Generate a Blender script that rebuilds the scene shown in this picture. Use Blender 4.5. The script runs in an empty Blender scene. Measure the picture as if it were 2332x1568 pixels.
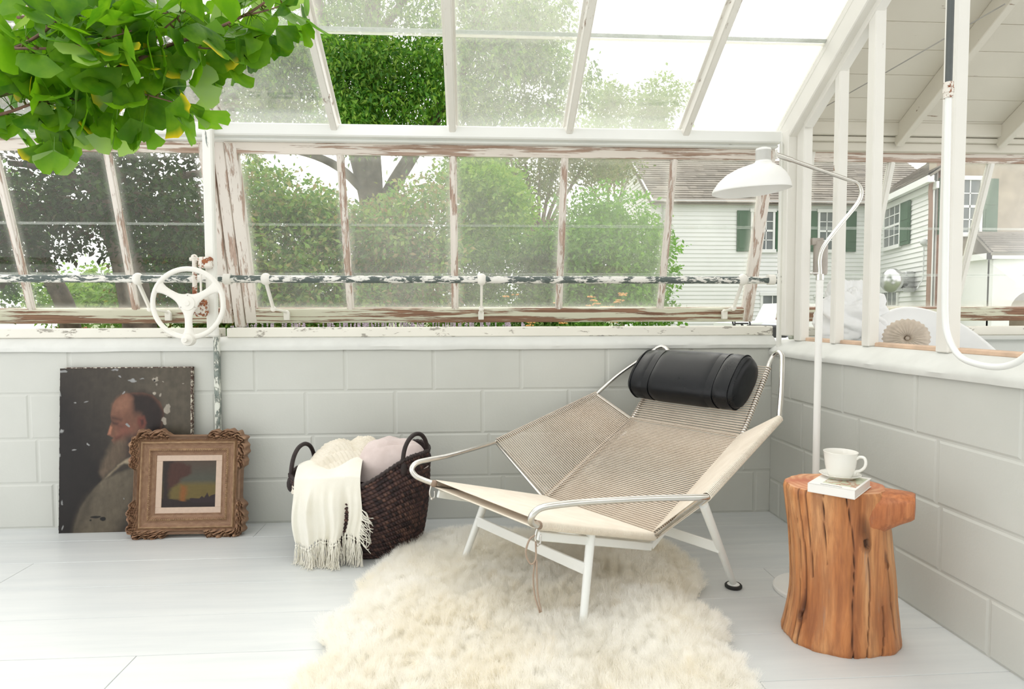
import bpy, math, random
import numpy as np
from mathutils import Vector, Matrix
random.seed(7); RNG = np.random.default_rng(11)
PI = math.pi
sc = bpy.context.scene
COL = sc.collection

# ---------------------------------------------------------------- camera, sky, exposure
CAMH = 0.963
cd = bpy.data.cameras.new('camera'); cam = bpy.data.objects.new('camera', cd); COL.objects.link(cam)
cd.sensor_width = 36; cd.lens = 36 * 1455.9 / 2332; cd.clip_start = 0.02; cd.clip_end = 400
CM = Matrix.Rotation(-0.0638, 4, 'Z') @ Matrix.Rotation(PI/2 - 0.0476, 4, 'X') @ Matrix.Rotation(-0.0024, 4, 'Z')
cam.matrix_world = Matrix.Translation((0, 0, CAMH)) @ CM
sc.camera = cam

w = bpy.data.worlds.new('overcast_sky'); sc.world = w; w.use_nodes = True
wn = w.node_tree; bg = wn.nodes['Background']
bg.inputs[0].default_value = (1.0, 0.99, 0.98, 1); bg.inputs[1].default_value = 2.1
sd = bpy.data.lights.new('hazy_sun', 'SUN'); sd.energy = 2.2; sd.angle = math.radians(45); sd.color = (1, .96, .88)
so = bpy.data.objects.new('hazy_sun', sd); COL.objects.link(so)
so.matrix_world = Matrix.Rotation(math.radians(20), 4, 'Z') @ Matrix.Rotation(math.radians(-38), 4, 'X')
so.location = (0, 0, 6)
vs = sc.view_settings
sc.display_settings.display_device = 'sRGB'
vs.view_transform = 'Standard'; vs.look = 'None'; vs.gamma = 1; vs.use_curve_mapping = False
vs.exposure = -0.06
sc.cycles.max_bounces = 14; sc.cycles.transparent_max_bounces = 24; sc.cycles.diffuse_bounces = 10
sc.cycles.transmission_bounces = 6
sc.cycles.caustics_reflective = False; sc.cycles.caustics_refractive = False
try:
    sc.cycles.use_denoising = True
    sc.cycles.use_adaptive_sampling = True; sc.cycles.adaptive_threshold = 0.02
except Exception: pass

def at(px, py, Y):
    """the point at depth Y (metres beyond the camera, along +Y) seen in the direction of a photograph pixel"""
    d = CM.to_3x3() @ Vector(((px - 1166) / 1455.9, -(py - 784) / 1455.9, -1))
    return Vector((0, 0, CAMH)) + d * (Y / d.y)

# ---------------------------------------------------------------- helpers
def tag(o, label=None, cat=None, group=None, kind=None):
    if label: o['label'] = label
    if cat: o['category'] = cat
    if group: o['group'] = group
    if kind: o['kind'] = kind
    return o
def empty(name, loc=(0, 0, 0), rz=0.0, label=None, cat=None, group=None, kind=None):
    o = bpy.data.objects.new(name, None); COL.objects.link(o)
    o.empty_display_size = .05; o.location = loc; o.rotation_euler = (0, 0, rz)
    return tag(o, label, cat, group, kind)
def copy_tree(o, parent=None):
    c = o.copy(); COL.objects.link(c)
    if parent: c.parent = parent
    for ch in list(o.children): copy_tree(ch, c)
    return c
def V(*a): return np.array(a, float)

class M:
    """collects vertices and faces of one part"""
    def __init__(s): s.v = []; s.f = []; s.n = 0; s.att = []
    def add(s, vs, fs, a=None):
        vs = np.asarray(vs, float).reshape(-1, 3)
        s.v.append(vs); b = s.n
        for f in fs: s.f.append(tuple(int(i) + b for i in f))
        s.n += len(vs)
        if a is None: a = np.ones((len(vs), 3))
        a = np.asarray(a, float)
        if a.ndim == 1: a = np.tile(a, (len(vs), 1))
        s.att.append(a)
        return s
    def box(s, lo, hi, a=None, bev=0.0):
        lo = V(*lo); hi = V(*hi); 
        if bev <= 0:
            vs = [(x, y, z) for z in (lo[2], hi[2]) for y in (lo[1], hi[1]) for x in (lo[0], hi[0])]
            return s.add(vs, [(0, 2, 3, 1), (4, 5, 7, 6), (0, 1, 5, 4), (1, 3, 7, 5), (3, 2, 6, 7), (2, 0, 4, 6)], a)
        c = (lo + hi) / 2; h = (hi - lo) / 2; b = min(bev, h.min() * .49)
        vs = []; idx = {}
        for sx in (-1, 1):
            for sy in (-1, 1):
                for sz in (-1, 1):
                    for ax in range(3):
                        p = np.array([sx, sy, sz]) * (h - b); p[ax] = [sx, sy, sz][ax] * h[ax]
                        idx[(sx, sy, sz, ax)] = len(vs); vs.append(c + p)
        fs = []
        for ax in range(3):
            o1, o2 = (ax + 1) % 3, (ax + 2) % 3
            for sg in (-1, 1):
                q = []
                for a1, a2 in ((-1, -1), (1, -1), (1, 1), (-1, 1)):
                    k = [0, 0, 0]; k[ax] = sg; k[o1] = a1; k[o2] = a2; q.append(idx[tuple(k) + (ax,)])
                fs.append(q if sg > 0 else q[::-1])
        for ax in range(3):
            o1, o2 = (ax + 1) % 3, (ax + 2) % 3
            for a1 in (-1, 1):
                for a2 in (-1, 1):
                    def K(sv, which):
                        k = [0, 0, 0]; k[ax] = sv; k[o1] = a1; k[o2] = a2; return idx[tuple(k) + (which,)]
                    q = [K(-1, o1), K(1, o1), K(1, o2), K(-1, o2)]
                    fs.append(q[::-1] if a1 * a2 > 0 else q)
        for sx in (-1, 1):
            for sy in (-1, 1):
                for sz in (-1, 1):
                    q = [idx[(sx, sy, sz, k)] for k in range(3)]
                    fs.append(q if sx * sy * sz > 0 else q[::-1])
        return s.add(vs, fs, a)
    def beam(s, p, q, wd, ht, up=(0, 0, 1), bev=.002, a=None):
        """rectangular bar from p to q, width wd across, height ht along up"""
        p = V(*p); q = V(*q); d = q - p; L = np.linalg.norm(d); d /= L
        u = V(*up); u = u - d * (u @ d); u /= np.linalg.norm(u); r = np.cross(d, u)
        t = M(); t.box((-wd/2, 0, -ht/2), (wd/2, L, ht/2), None, bev)
        vs = np.concatenate(t.v); R = np.stack([r, d, u])
        return s.add(vs @ R + p, t.f, a)
    def tube(s, pts, r, n=8, closed=False, caps=True, a=None):
        P = np.asarray([tuple(p) for p in pts], float); m = len(P)
        r = np.broadcast_to(np.asarray(r, float), (m,))
        if closed: T = np.roll(P, -1, 0) - np.roll(P, 1, 0)
        else: T = np.gradient(P, axis=0)
        T /= np.linalg.norm(T, axis=1)[:, None] + 1e-12
        u = np.cross(T[0], (0, 0, 1.));
        if np.linalg.norm(u) < .05: u = np.cross(T[0], (1., 0, 0))
        u /= np.linalg.norm(u); U = [u]
        for i in range(1, m):
            u = U[-1] - T[i] * (U[-1] @ T[i]); u /= np.linalg.norm(u) + 1e-12; U.append(u)
        U = np.array(U); W = np.cross(T, U); an = np.arange(n) * 2 * PI / n
        vs = P[:, None] + r[:, None, None] * (np.cos(an)[None, :, None] * U[:, None] + np.sin(an)[None, :, None] * W[:, None])
        fs = []
        mm = m if closed else m - 1
        for i in range(mm):
            j = (i + 1) % m
            for k in range(n):
                l = (k + 1) % n; fs.append((i*n+k, i*n+l, j*n+l, j*n+k))
        if caps and not closed:
            fs.append(tuple(range(n))[::-1]); fs.append(tuple((m-1)*n + k for k in range(n)))
        return s.add(vs.reshape(-1, 3), fs, a)
    def lathe(s, prof, n=32, c=(0, 0, 0), a=None, cap0=False, cap1=False, sx=1, sy=1):
        vs = []; fs = []; m = len(prof)
        for r, z in prof:
            for k in range(n):
                t = 2*PI*k/n; vs.append((c[0] + r*sx*math.cos(t), c[1] + r*sy*math.sin(t), c[2] + z))
        for i in range(m-1):
            for k in range(n):
                l = (k+1) % n; fs.append((i*n+k, i*n+l, (i+1)*n+l, (i+1)*n+k))
        if cap0: fs.append(tuple(range(n))[::-1])
        if cap1: fs.append(tuple((m-1)*n+k for k in range(n)))
        return s.add(vs, fs, a)
    def grid(s, P, wu=False, wv=False, flip=False, a=None):
        P = np.asarray(P, float); nu, nv = P.shape[:2]
        fs = []
        for i in range(nu if wu else nu-1):
            ii = (i+1) % nu
            for j in range(nv if wv else nv-1):
                jj = (j+1) % nv; q = (i*nv+j, ii*nv+j, ii*nv+jj, i*nv+jj)
                fs.append(q[::-1] if flip else q)
        return s.add(P.reshape(-1, 3), fs, None if a is None else np.asarray(a).reshape(-1, 3))
    def ball(s, c, r, n=12, a=None, sc_=(1, 1, 1)):
        pr = [(max(1e-4, math.sin(PI*i/n)), -math.cos(PI*i/n)) for i in range(n+1)]
        t = M(); t.lathe(pr, n*2)
        return s.add(np.concatenate(t.v) * V(*sc_) * r + V(*c), t.f, a)
    def prism(s, poly, y0, y1, axes='xz', a=None):
        """polygon in the xz (or xy, yz) plane, extruded along the third axis"""
        n = len(poly); vs = []
        for h in (y0, y1):
            for (p, q) in poly:
                vs.append({'xz': (p, h, q), 'xy': (p, q, h), 'yz': (h, p, q)}[axes])
        fs = [tuple(range(n)), tuple(range(2*n-1, n-1, -1))] + [(i, i+n, (i+1) % n + n, (i+1) % n) for i in range(n)]
        return s.add(vs, fs, a)
    def move(s, R=None, t=None):
        for i in range(len(s.v)):
            if R is not None: s.v[i] = s.v[i] @ np.array(R).T
            if t is not None: s.v[i] = s.v[i] + V(*t)
        return s
    def join(s, o, R=None, t=None):
        vs = np.concatenate(o.v)
        if R is not None: vs = vs @ np.array(R).T
        if t is not None: vs = vs + V(*t)
        return s.add(vs, o.f, np.concatenate(o.att))
    def build(s, name, mat, parent=None, off=None, smooth=False, fix=False):
        me = bpy.data.meshes.new(name); vs = np.concatenate(s.v)
        if off is not None: vs = vs - V(*off)
        ln = np.array([len(f) for f in s.f], np.int32); st = np.concatenate([[0], np.cumsum(ln)[:-1]]).astype(np.int32)
        li = np.fromiter((i for f in s.f for i in f), np.int32, int(ln.sum()))
        me.vertices.add(len(vs)); me.vertices.foreach_set('co', vs.astype(np.float32).ravel())
        me.loops.add(len(li)); me.loops.foreach_set('vertex_index', li)
        me.polygons.add(len(ln)); me.polygons.foreach_set('loop_start', st); me.polygons.foreach_set('loop_total', ln)
        me.update(calc_edges=True); me.validate()
        at_ = np.concatenate(s.att)
        if (at_ != 1).any():
            ca = me.color_attributes.new('tint', 'FLOAT_COLOR', 'POINT')
            ca.data.foreach_set('color', np.concatenate([at_, np.ones((len(at_), 1))], 1).astype(np.float32).ravel())
        if fix:
            import bmesh
            bm = bmesh.new(); bm.from_mesh(me); bmesh.ops.recalc_face_normals(bm, faces=bm.faces); bm.to_mesh(me); bm.free()
        if smooth:
            me.polygons.foreach_set('use_smooth', np.ones(len(me.polygons), bool))
            if smooth is not True:
                try: me.set_sharp_from_angle(angle=smooth)
                except Exception: pass
        else: me.polygons.foreach_set('use_smooth', np.zeros(len(me.polygons), bool))
        me.materials.append(mat)
        o = bpy.data.objects.new(name, me); COL.objects.link(o)
        if parent is not None: o.parent = parent
        elif off is not None: o.location = off
        return o
SM = math.radians(40)
def cr(pts, n=8, closed=False):
    """Catmull-Rom through points"""
    P = np.asarray([tuple(p) for p in pts], float)
    Q = np.vstack([P[-1:], P, P[:2]]) if closed else np.vstack([2*P[0]-P[1], P, 2*P[-1]-P[-2]])
    out = []
    for i in range(1, len(Q)-2):
        for t in np.linspace(0, 1, n, endpoint=False):
            a, b, c, d = Q[i-1:i+3]
            out.append(.5*((2*b)+(-a+c)*t+(2*a-5*b+4*c-d)*t*t+(-a+3*b-3*c+d)*t**3))
    if not closed: out.append(P[-1])
    return np.array(out)
def lin(pts, n):
    P = np.asarray(pts, float); d = np.r_[0, np.cumsum(np.linalg.norm(np.diff(P, axis=0), axis=1))]
    t = np.linspace(0, d[-1], n); return np.stack([np.interp(t, d, P[:, k]) for k in range(P.shape[1])], 1)
def inpoly(x, y, poly):
    x = np.asarray(x); y = np.asarray(y); ins = np.zeros(x.shape, bool); n = len(poly); j = n-1
    for i in range(n):
        xi, yi = poly[i]; xj, yj = poly[j]
        with np.errstate(divide='ignore', invalid='ignore'):
            c = ((yi > y) != (yj > y)) & (x < (xj-xi)*(y-yi)/((yj-yi) if yj != yi else 1e-9)+xi)
        ins ^= c; j = i
    return ins
def dpoly(x, y, poly):
    """unsigned distance to the polygon's outline"""
    d = np.full(np.shape(x), 1e9); n = len(poly)
    for i in range(n):
        ax, ay = poly[i]; bx, by = poly[(i+1) % n]; dx, dy = bx-ax, by-ay
        t = np.clip(((x-ax)*dx+(y-ay)*dy)/(dx*dx+dy*dy+1e-12), 0, 1)
        d = np.minimum(d, np.hypot(x-ax-t*dx, y-ay-t*dy))
    return d
def vnoise(x, y, seed=0, oct=4):
    """smooth value noise on arrays, about 0..1"""
    r = np.random.default_rng(seed); T = r.random((64, 64)); out = 0; amp = 1; tot = 0
    x = np.asarray(x, float); y = np.asarray(y, float)
    for o in range(oct):
        xi = np.floor(x).astype(int); yi = np.floor(y).astype(int); fx = x-xi; fy = y-yi
        fx = fx*fx*(3-2*fx); fy = fy*fy*(3-2*fy)
        g = lambda a, b: T[a % 64, b % 64]
        v = (g(xi, yi)*(1-fx)+g(xi+1, yi)*fx)*(1-fy)+(g(xi, yi+1)*(1-fx)+g(xi+1, yi+1)*fx)*fy
        out = out+v*amp; tot += amp; amp *= .5; x = x*2+13; y = y*2+7
    return out/tot

# ---------------------------------------------------------------- materials
class NT:
    def __init__(s, name):
        s.m = bpy.data.materials.new(name); s.m.use_nodes = True; s.t = s.m.node_tree; s.t.nodes.clear()
        s.out = s.n('ShaderNodeOutputMaterial')
    def n(s, ty, ins=None, **kw):
        nd = s.t.nodes.new(ty)
        for k, v in kw.items(): setattr(nd, k, v)
        if ins:
            for k, v in ins.items(): s.set(nd, k, v)
        return nd
    def set(s, nd, k, v):
        i = nd.inputs[k]
        if isinstance(v, bpy.types.NodeSocket): s.t.links.new(v, i)
        elif isinstance(v, bpy.types.Node): s.t.links.new(v.outputs[0], i)
        else:
            if isinstance(v, (tuple, list)) and len(v) == 3 and len(i.default_value) == 4: v = (*v, 1)
            i.default_value = v
    def coord(s, scale=(1, 1, 1), kind='Object', rot=(0, 0, 0), loc=(0, 0, 0)):
        c = s.n('ShaderNodeTexCoord'); mp = s.n('ShaderNodeMapping')
        s.t.links.new(c.outputs[kind], mp.inputs[0]); mp.inputs['Scale'].default_value = scale
        mp.inputs['Rotation'].default_value = rot; mp.inputs['Location'].default_value = loc
        return mp.outputs[0]
    def noise(s, co, sc_=5, det=4, rough=.55, dist=0):
        return s.n('ShaderNodeTexNoise', {'Vector': co, 'Scale': sc_, 'Detail': det, 'Roughness': rough, 'Distortion': dist}).outputs[0]
    def ramp(s, f, stops, interp='LINEAR'):
        r = s.n('ShaderNodeValToRGB', {'Fac': f}); cr_ = r.color_ramp; cr_.interpolation = interp
        while len(cr_.elements) < len(stops): cr_.elements.new(.5)
        for e, (p, c) in zip(cr_.elements, stops):
            e.position = p; e.color = (c, c, c, 1) if not isinstance(c, (tuple, list)) else (*c[:3], 1)
        return r.outputs[0]
    def mix(s, f, a, b, ty='MIX'):
        m = s.n('ShaderNodeMix', data_type='RGBA', blend_type=ty)
        for k, v in ((0, f), (6, a), (7, b)):
            if isinstance(v, bpy.types.NodeSocket): s.t.links.new(v, m.inputs[k])
            else: m.inputs[k].default_value = (*v, 1) if isinstance(v, (tuple, list)) and len(v) == 3 else v
        return m.outputs[2]
    def math(s, op, a, b=0.0):
        m = s.n('ShaderNodeMath', operation=op)
        for k, v in ((0, a), (1, b)):
            if isinstance(v, bpy.types.NodeSocket): s.t.links.new(v, m.inputs[k])
            else: m.inputs[k].default_value = v
        return m.outputs[0]
    def bump(s, h, st=.3, dist=.01, nrm=None):
        b = s.n('ShaderNodeBump', {'Height': h, 'Strength': st, 'Distance': dist})
        if nrm is not None: s.set(b, 'Normal', nrm)
        return b.outputs[0]
    def attr(s, name='tint'): return s.n('ShaderNodeVertexColor', layer_name=name).outputs[0]
    def bsdf(s, col, rough=.5, nrm=None, metal=0, spec=.5, **kw):
        b = s.n('ShaderNodeBsdfPrincipled', {'Base Color': col, 'Roughness': rough, 'Metallic': metal, 'Specular IOR Level': spec})
        if nrm is not None: s.set(b, 'Normal', nrm)
        for k, v in kw.items(): s.set(b, k.replace('_', ' '), v)
        return b.outputs[0]
    def done(s, sh): s.t.links.new(sh, s.out.inputs[0]); return s.m

def plain(name, col, rough=.5, metal=0, var=.06, sc_=20, bump=.0, spec=.5):
    t = NT(name); co = t.coord(); n = t.noise(co, sc_, 4)
    c2 = tuple(max(0, x*(1-var*2)) for x in col)
    c = t.mix(t.ramp(n, [(.35, 0), (.65, 1)]), c2, col)
    return t.done(t.bsdf(c, rough, t.bump(n, bump, .003) if bump else None, metal, spec))
def tinted(name, rough=.6, bump=.0, sc_=60, spec=.4, metal=0):
    t = NT(name); co = t.coord()
    return t.done(t.bsdf(t.attr(), rough, t.bump(t.noise(co, sc_, 4), bump, .003) if bump else None, metal, spec))
def peel(name, paint, wood, amt=.5, stretch=(1, 1, 1), sc_=9, rough=.6, wood2=None, edge=(.25, .2, .16)):
    """old paint worn off in flakes; amt = share of paint left"""
    t = NT(name); co = t.coord(stretch); a = t.noise(co, sc_, 8, .65, .4)
    fine = t.noise(t.coord(stretch), sc_*5, 4, .6)
    h = t.math('ADD', a, t.math('MULTIPLY', t.math('SUBTRACT', fine, .5), .28))
    th = .5+(amt-.5)*.62
    mask = t.ramp(h, [(th-.012, 0), (th+.012, 1)])
    ring = t.ramp(h, [(th-.03, 0), (th+.005, 1), (th+.03, 0)])
    grain = t.ramp(t.noise(co, sc_*3.2, 6, .6), [(.3, wood2 or tuple(x*.55 for x in wood)), (.7, wood)])
    pv = t.mix(t.ramp(t.noise(t.coord(), 3, 3), [(.3, 0), (.7, 1)]), tuple(x*.93 for x in paint), paint)
    base = t.mix(mask, pv, grain)
    base = t.mix(t.math('MULTIPLY', ring, .35), base, edge)
    return t.done(t.bsdf(base, rough, t.bump(t.math('SUBTRACT', 1.0, mask), .35, .002), 0, .35))
def glass(name, dust=.1, col=(.93, .92, .86), streak=.6, gloss=.06):
    """old window glass under a film of dust"""
    t = NT(name); co = t.coord((1, 1, 1)); n = t.noise(co, 2.2, 5, .6); n2 = t.noise(t.coord((14, 14, 2.2)), 3, 4, .6); sp = t.noise(co, 160, 2)
    f = t.math('MULTIPLY', t.ramp(n, [(.25, .65), (.75, 1.35)]), t.ramp(n2, [(.3, 1-.25*streak), (.7, 1+.2*streak)]))
    f = t.math('ADD', f, t.ramp(sp, [(.70, 0), (.78, .5)]))
    f = t.math('MULTIPLY', f, dust)
    ed = t.n('ShaderNodeAttribute', attribute_name='edge').outputs['Fac']
    f = t.math('MINIMUM', t.math('ADD', f, t.math('MULTIPLY', t.math('POWER', ed, 1.6), .30)), .92)  # film thickened along the borders: putty dirt plus a painted edge glow
    d = t.n('ShaderNodeBsdfDiffuse', {'Color': col}); tr = t.n('ShaderNodeBsdfTranslucent', {'Color': col})
    film = t.n('ShaderNodeMixShader', {0: .5, 1: d.outputs[0], 2: tr.outputs[0]}).outputs[0]
    tp = t.n('ShaderNodeBsdfTransparent', {'Color': (.985, .99, .98)})
    fr = t.n('ShaderNodeFresnel', {'IOR': 1.45}); gl = t.n('ShaderNodeBsdfGlossy', {'Color': (1, 1, 1), 'Roughness': .02})
    a = t.n('ShaderNodeMixShader', {0: f, 1: tp.outputs[0], 2: film}).outputs[0]
    b = t.n('ShaderNodeMixShader', {0: t.math('MULTIPLY', fr.outputs[0], gloss*10), 1: a, 2: gl.outputs[0]}).outputs[0]
    return t.done(b)

MT = {}
MT['block'] = None
t = NT('painted_block'); co = t.coord(); n = t.noise(co, 55, 6, .7); n2 = t.noise(co, 2.0, 3)
MT['block'] = t.done(t.bsdf(t.ramp(n2, [(.3, (.55, .562, .53)), (.7, (.60, .61, .578))]), .55, t.bump(n, .25, .003), 0, .4))
t = NT('painted_floor_board'); co = t.coord((.5, 6, 1)); n = t.noise(co, 3, 5, .6); n2 = t.noise(t.coord(), 40, 4)
MT['floor'] = t.done(t.bsdf(t.mix(t.ramp(n, [(.3, 0), (.7, 1)]), (.60, .625, .635), (.68, .70, .70)), .34, t.bump(t.math('ADD', n, t.math('MULTIPLY', n2, .3)), .10, .003), 0, .45))
MT['ledge'] = plain('thick_white_paint', (.70, .71, .685), .5, 0, .04, 9, .15)
MT['white_wood'] = peel('white_painted_wood', (.80, .785, .74), (.42, .30, .23), .84, (1, 1, .5), 11)
MT['beam_white'] = peel('white_gutter_beam', (.82, .83, .81), (.4, .35, .3), .90, (.35, 1, 1), 6)
MT['sash_x'] = peel('peeling_sash_rail', (.74, .68, .62), (.52, .40, .33), .52, (.12, 1.2, 3.0), 14, .7, (.26, .16, .11))
MT['sash_low'] = peel('peeling_bottom_rail', (.68, .67, .55), (.36, .21, .14), .50, (.13, 1.2, 3.0), 12, .7, (.17, .09, .06))
MT['sash_z'] = peel('peeling_muntin', (.76, .71, .66), (.60, .48, .41), .57, (3.0, 1.2, .12), 14, .7, (.32, .21, .16))
MT['bar'] = peel('peeling_roof_bar', (.80, .78, .73), (.42, .30, .23), .72, (1.2, .3, .6), 9, .6)
MT['pipe_peel'] = peel('peeling_iron_pipe', (.80, .79, .75), (.075, .095, .09), .50, (.5, 1.4, 1.4), 30, .45, (.12, .15, .14), (.3, .3, .28))
MT['iron_white'] = peel('white_painted_iron', (.84, .82, .77), (.35, .12, .05), .97, (1, 1, 1), 6, .4)
MT['rust'] = peel('rusty_iron', (.78, .74, .68), (.42, .14, .05), .55, (1, 1, 1), 25, .6, (.15, .05, .03))
MT['post'] = peel('chipped_iron_post', (.84, .84, .80), (.25, .30, .29), .80, (1, 1, .3), 12, .5, (.12, .16, .15))
MT['strip'] = peel('grey_peeling_strip', (.72, .74, .68), (.30, .34, .31), .50, (1, 1, .35), 30, .6, (.10, .13, .12))
MT['board_ceiling'] = peel('whitewashed_board', (.64, .61, .535), (.32, .21, .14), .80, (.16, 1, 1), 14, .7)
MT['sill'] = peel('chipped_sill', (.80, .78, .71), (.44, .42, .37), .68, (.45, 1, 1.3), 20, .6, (.28, .27, .24))
MT['bare_wood'] = plain('bare_pine', (.72, .52, .38), .7, 0, .12, 12, .2)
MT['steel'] = plain('satin_stainless_steel', (.74, .72, .69), .24, 1.0, .03, 30)
MT['white_metal'] = plain('white_enamel', (.84, .86, .85), .3, 0, .01, 8)
MT['lampwhite'] = plain('matte_white_enamel', (.80, .80, .78), .38, 0, .01, 8)
MT['rubber'] = plain('black_rubber', (.012, .012, .012), .5)
# ---------------------------------------------------------------- the room
D = 2.98; XR = 1.438; C = .2032; B = .4064
def struct(o): return tag(o, kind='structure')

m = M()
ys = [2.99] + [2.80 - .2425*k for k in range(0, 22)]
for i in range(len(ys)-1):
    xs = [-3.6, [-.95, .75, -1.7, 1.1, -.2][i % 5]] + [4.9]
    for j in range(len(xs)-1):
        m.box((xs[j]+.0008, ys[i+1]+.0009, -.03), (xs[j+1]-.0008, ys[i]-.0009, 0), None, .0012)
struct(m.build('floor', MT['floor']))

def wall_mesh(L, rows, z0, top, seed, first=None):
    """a block wall in local axes: u along, depth 0 = mortar face (towards -v), z up"""
    r = random.Random(seed); m = M()
    m.box((0, .004, 0), (L, .20, top), None)
    zs = z0; z = 0
    for ri, joints in enumerate(rows):
        z1 = z + (z0 if ri == 0 else C)
        z1 = min(z1, top)
        js = [0] + [j for j in joints if 0.03 < j < L-.03] + [L]
        for a, b in zip(js[:-1], js[1:]):
            g = .0025 + r.random()*.003; g2 = .0015+r.random()*.002; e = .007; dz = r.uniform(-.0008, .0008); h = .0024 + r.random()*.0014
            x0, x1, q0, q1 = a+g, b-g, z+g2, z1-g2
            vs = [(x0, .004, q0), (x1, .004, q0), (x1, .004, q1), (x0, .004, q1), (x0+e, .004-h, q0+e+dz), (x1-e, .004-h, q0+e), (x1-e, .004-h-dz, q1-e), (x0+e, .004-h, q1-e+dz)]
            m.add(vs, [(4, 5, 6, 7), (0, 1, 5, 4), (1, 2, 6, 5), (2, 3, 7, 6), (3, 0, 4, 7)])
        z = z1
    return m
LX = 3.6
def js(x0, off=0): return [x0 + off + B*k + LX for k in range(-9, 9)]
r0 = js(-.9917-.08); r1 = js(-.761+.03); r2 = js(-.761); r3 = js(-.9917, .005)
mw = wall_mesh(LX+XR+.1, [r0, r1, r2, r3], C, .812, 3)
mw.move(None, (-LX, D, 0)); struct(mw.build('wall_back', MT['block']))
# right wall: runs from the corner towards the viewer, face at x = XR
rows = [[.98-.065+B*k for k in range(-2, 9)], [.72+B*k for k in range(-2, 9)], [1.105+B*k for k in range(-3, 8)], [.596+B*k*1 for k in range(-2, 9)]]
mr = wall_mesh(4.4, rows, .1665, .776, 5)
# local u -> -y ; local v -> +x
R = np.array([[0, 1, 0], [-1, 0, 0], [0, 0, 1]])
mr.move(R, (XR, D-.0, 0)); struct(mr.build('wall_right', MT['block']))
# thick painted mortar caps, sloping back to the sills, a little wavy
def ledge(L, face, z0, z1, back, seed):
    n = int(L/.035); P = []
    for i in range(n+1):
        u = L*i/n; wv = (vnoise(u*3.2, 3.3, seed)-.5); w2 = (vnoise(u*9, 1.3, seed+1)-.5)
        P.append([(u, face-.010+.004*w2, z0-.012+.010*wv), (u, face-.013+.006*w2, z0+.004+.010*wv), (u, face-.006, z0+.018+.008*wv), (u, face+.5*back, .5*(z0+z1)+.014), (u, back, z1), (u, .16, z1+.001), (u, .19, z1-.08)])
    return M().grid(P, flip=False)
lb = ledge(LX+XR+.02, 0, .812, .860, .04, 4).move(None, (-LX, D, 0)); struct(lb.build('trim_1', MT['ledge'], smooth=SM, fix=True))
lr = ledge(4.4, 0, .776, .838, .055, 8).move(R, (XR, D, 0)); struct(lr.build('trim_2', MT['ledge'], smooth=SM, fix=True))

# timber sill under the sashes, in two lengths, and its continuation in the next bay
m = M(); m.beam((-3.6, 3.075, .880), (-1.17, 3.075, .880), .13, .042, bev=.004); m.beam((-1.12, 3.075, .880), (1.46, 3.075, .880), .13, .044, bev=.004)
struct(m.build('trim_3', MT['sill']))
m = M(); m.beam((1.56, 3.075, .874), (4.8, 3.075, .874), .13, .044, bev=.004); struct(m.build('trim_4', MT['sill']))
m = M(); m.box((1.64, D+.01, 0), (4.8, D+.2, .83)); m.box((1.62, D-.02, .83), (4.8, D+.2, .852), None, .008); struct(m.build('wall_annex', MT['block']))
# eave beam
def roofz(y): return 1.805 + (2.98 - y) * .586
NRM = V(0, .586, 1)/np.linalg.norm([0, .586, 1]); SL = V(0, -1, .586)/np.linalg.norm([0, -1, .586])
m = M(); m.box((-3.6, 2.935, 1.757), (1.455, 3.02, 1.812), None, .006); m.box((-3.6, 2.975, 1.745), (1.455, 3.06, 1.757), None, .003)
struct(m.build('trim_5', MT['beam_white']))
m = M(); m.box((1.53, 2.93, 1.80), (4.9, 2.99, 1.86), None, .004); m.box((1.53, 2.95, 1.775), (4.9, 3.04, 1.797), None, .003)
m.box((1.53, 2.97, 1.735), (4.9, 3.06, 1.775), None, .003); struct(m.build('trim_6', MT['board_ceiling']))

GL = {k: glass('dusty_glass_'+k, d, gloss=g) for k, d, g in (('clear', .022, .03), ('thin', .06, .035), ('film', .10, .04), ('milky', .17, .03), ('heavy', .24, .03))}
LAPM = {k: glass('glass_lap_'+k, d, (.85, .9, .86), gloss=.1) for k, d in (('a', .14), ('b', .60))}
def pane(p00, p10, p11, p01, nrm, mat, parent, off, name='pane', e=.016):
    """a glass sheet of real thickness; 'edge' marks the putty line where dirt collects"""
    p = [V(*q) for q in (p00, p10, p11, p01)]; W1 = np.linalg.norm(p[1]-p[0]); H1 = np.linalg.norm(p[3]-p[0])
    us = [0, e*.4/W1, e/W1, 2.6*e/W1, 1-2.6*e/W1, 1-e/W1, 1-e*.4/W1, 1]; vs = [0, e*.4/H1, e/H1, 2.6*e/H1, 1-2.6*e/H1, 1-e/H1, 1-e*.4/H1, 1]; ek = [1, .72, .42, .0, .0, .42, .72, 1]
    m = M(); E = []
    for sgn in (0, 1):
        G = [[(p[0]*(1-u)+p[1]*u)*(1-v)+(p[3]*(1-u)+p[2]*u)*v+V(*nrm)*.0025*sgn for v in vs] for u in us]
        m.grid(G, flip=bool(sgn)); E += [max(a, b) for a in ek for b in ek]
    o = m.build(name, mat, parent, off); at_ = o.data.attributes.new('edge', 'FLOAT', 'POINT'); at_.data.foreach_set('value', np.array(E, np.float32)); return o
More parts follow.
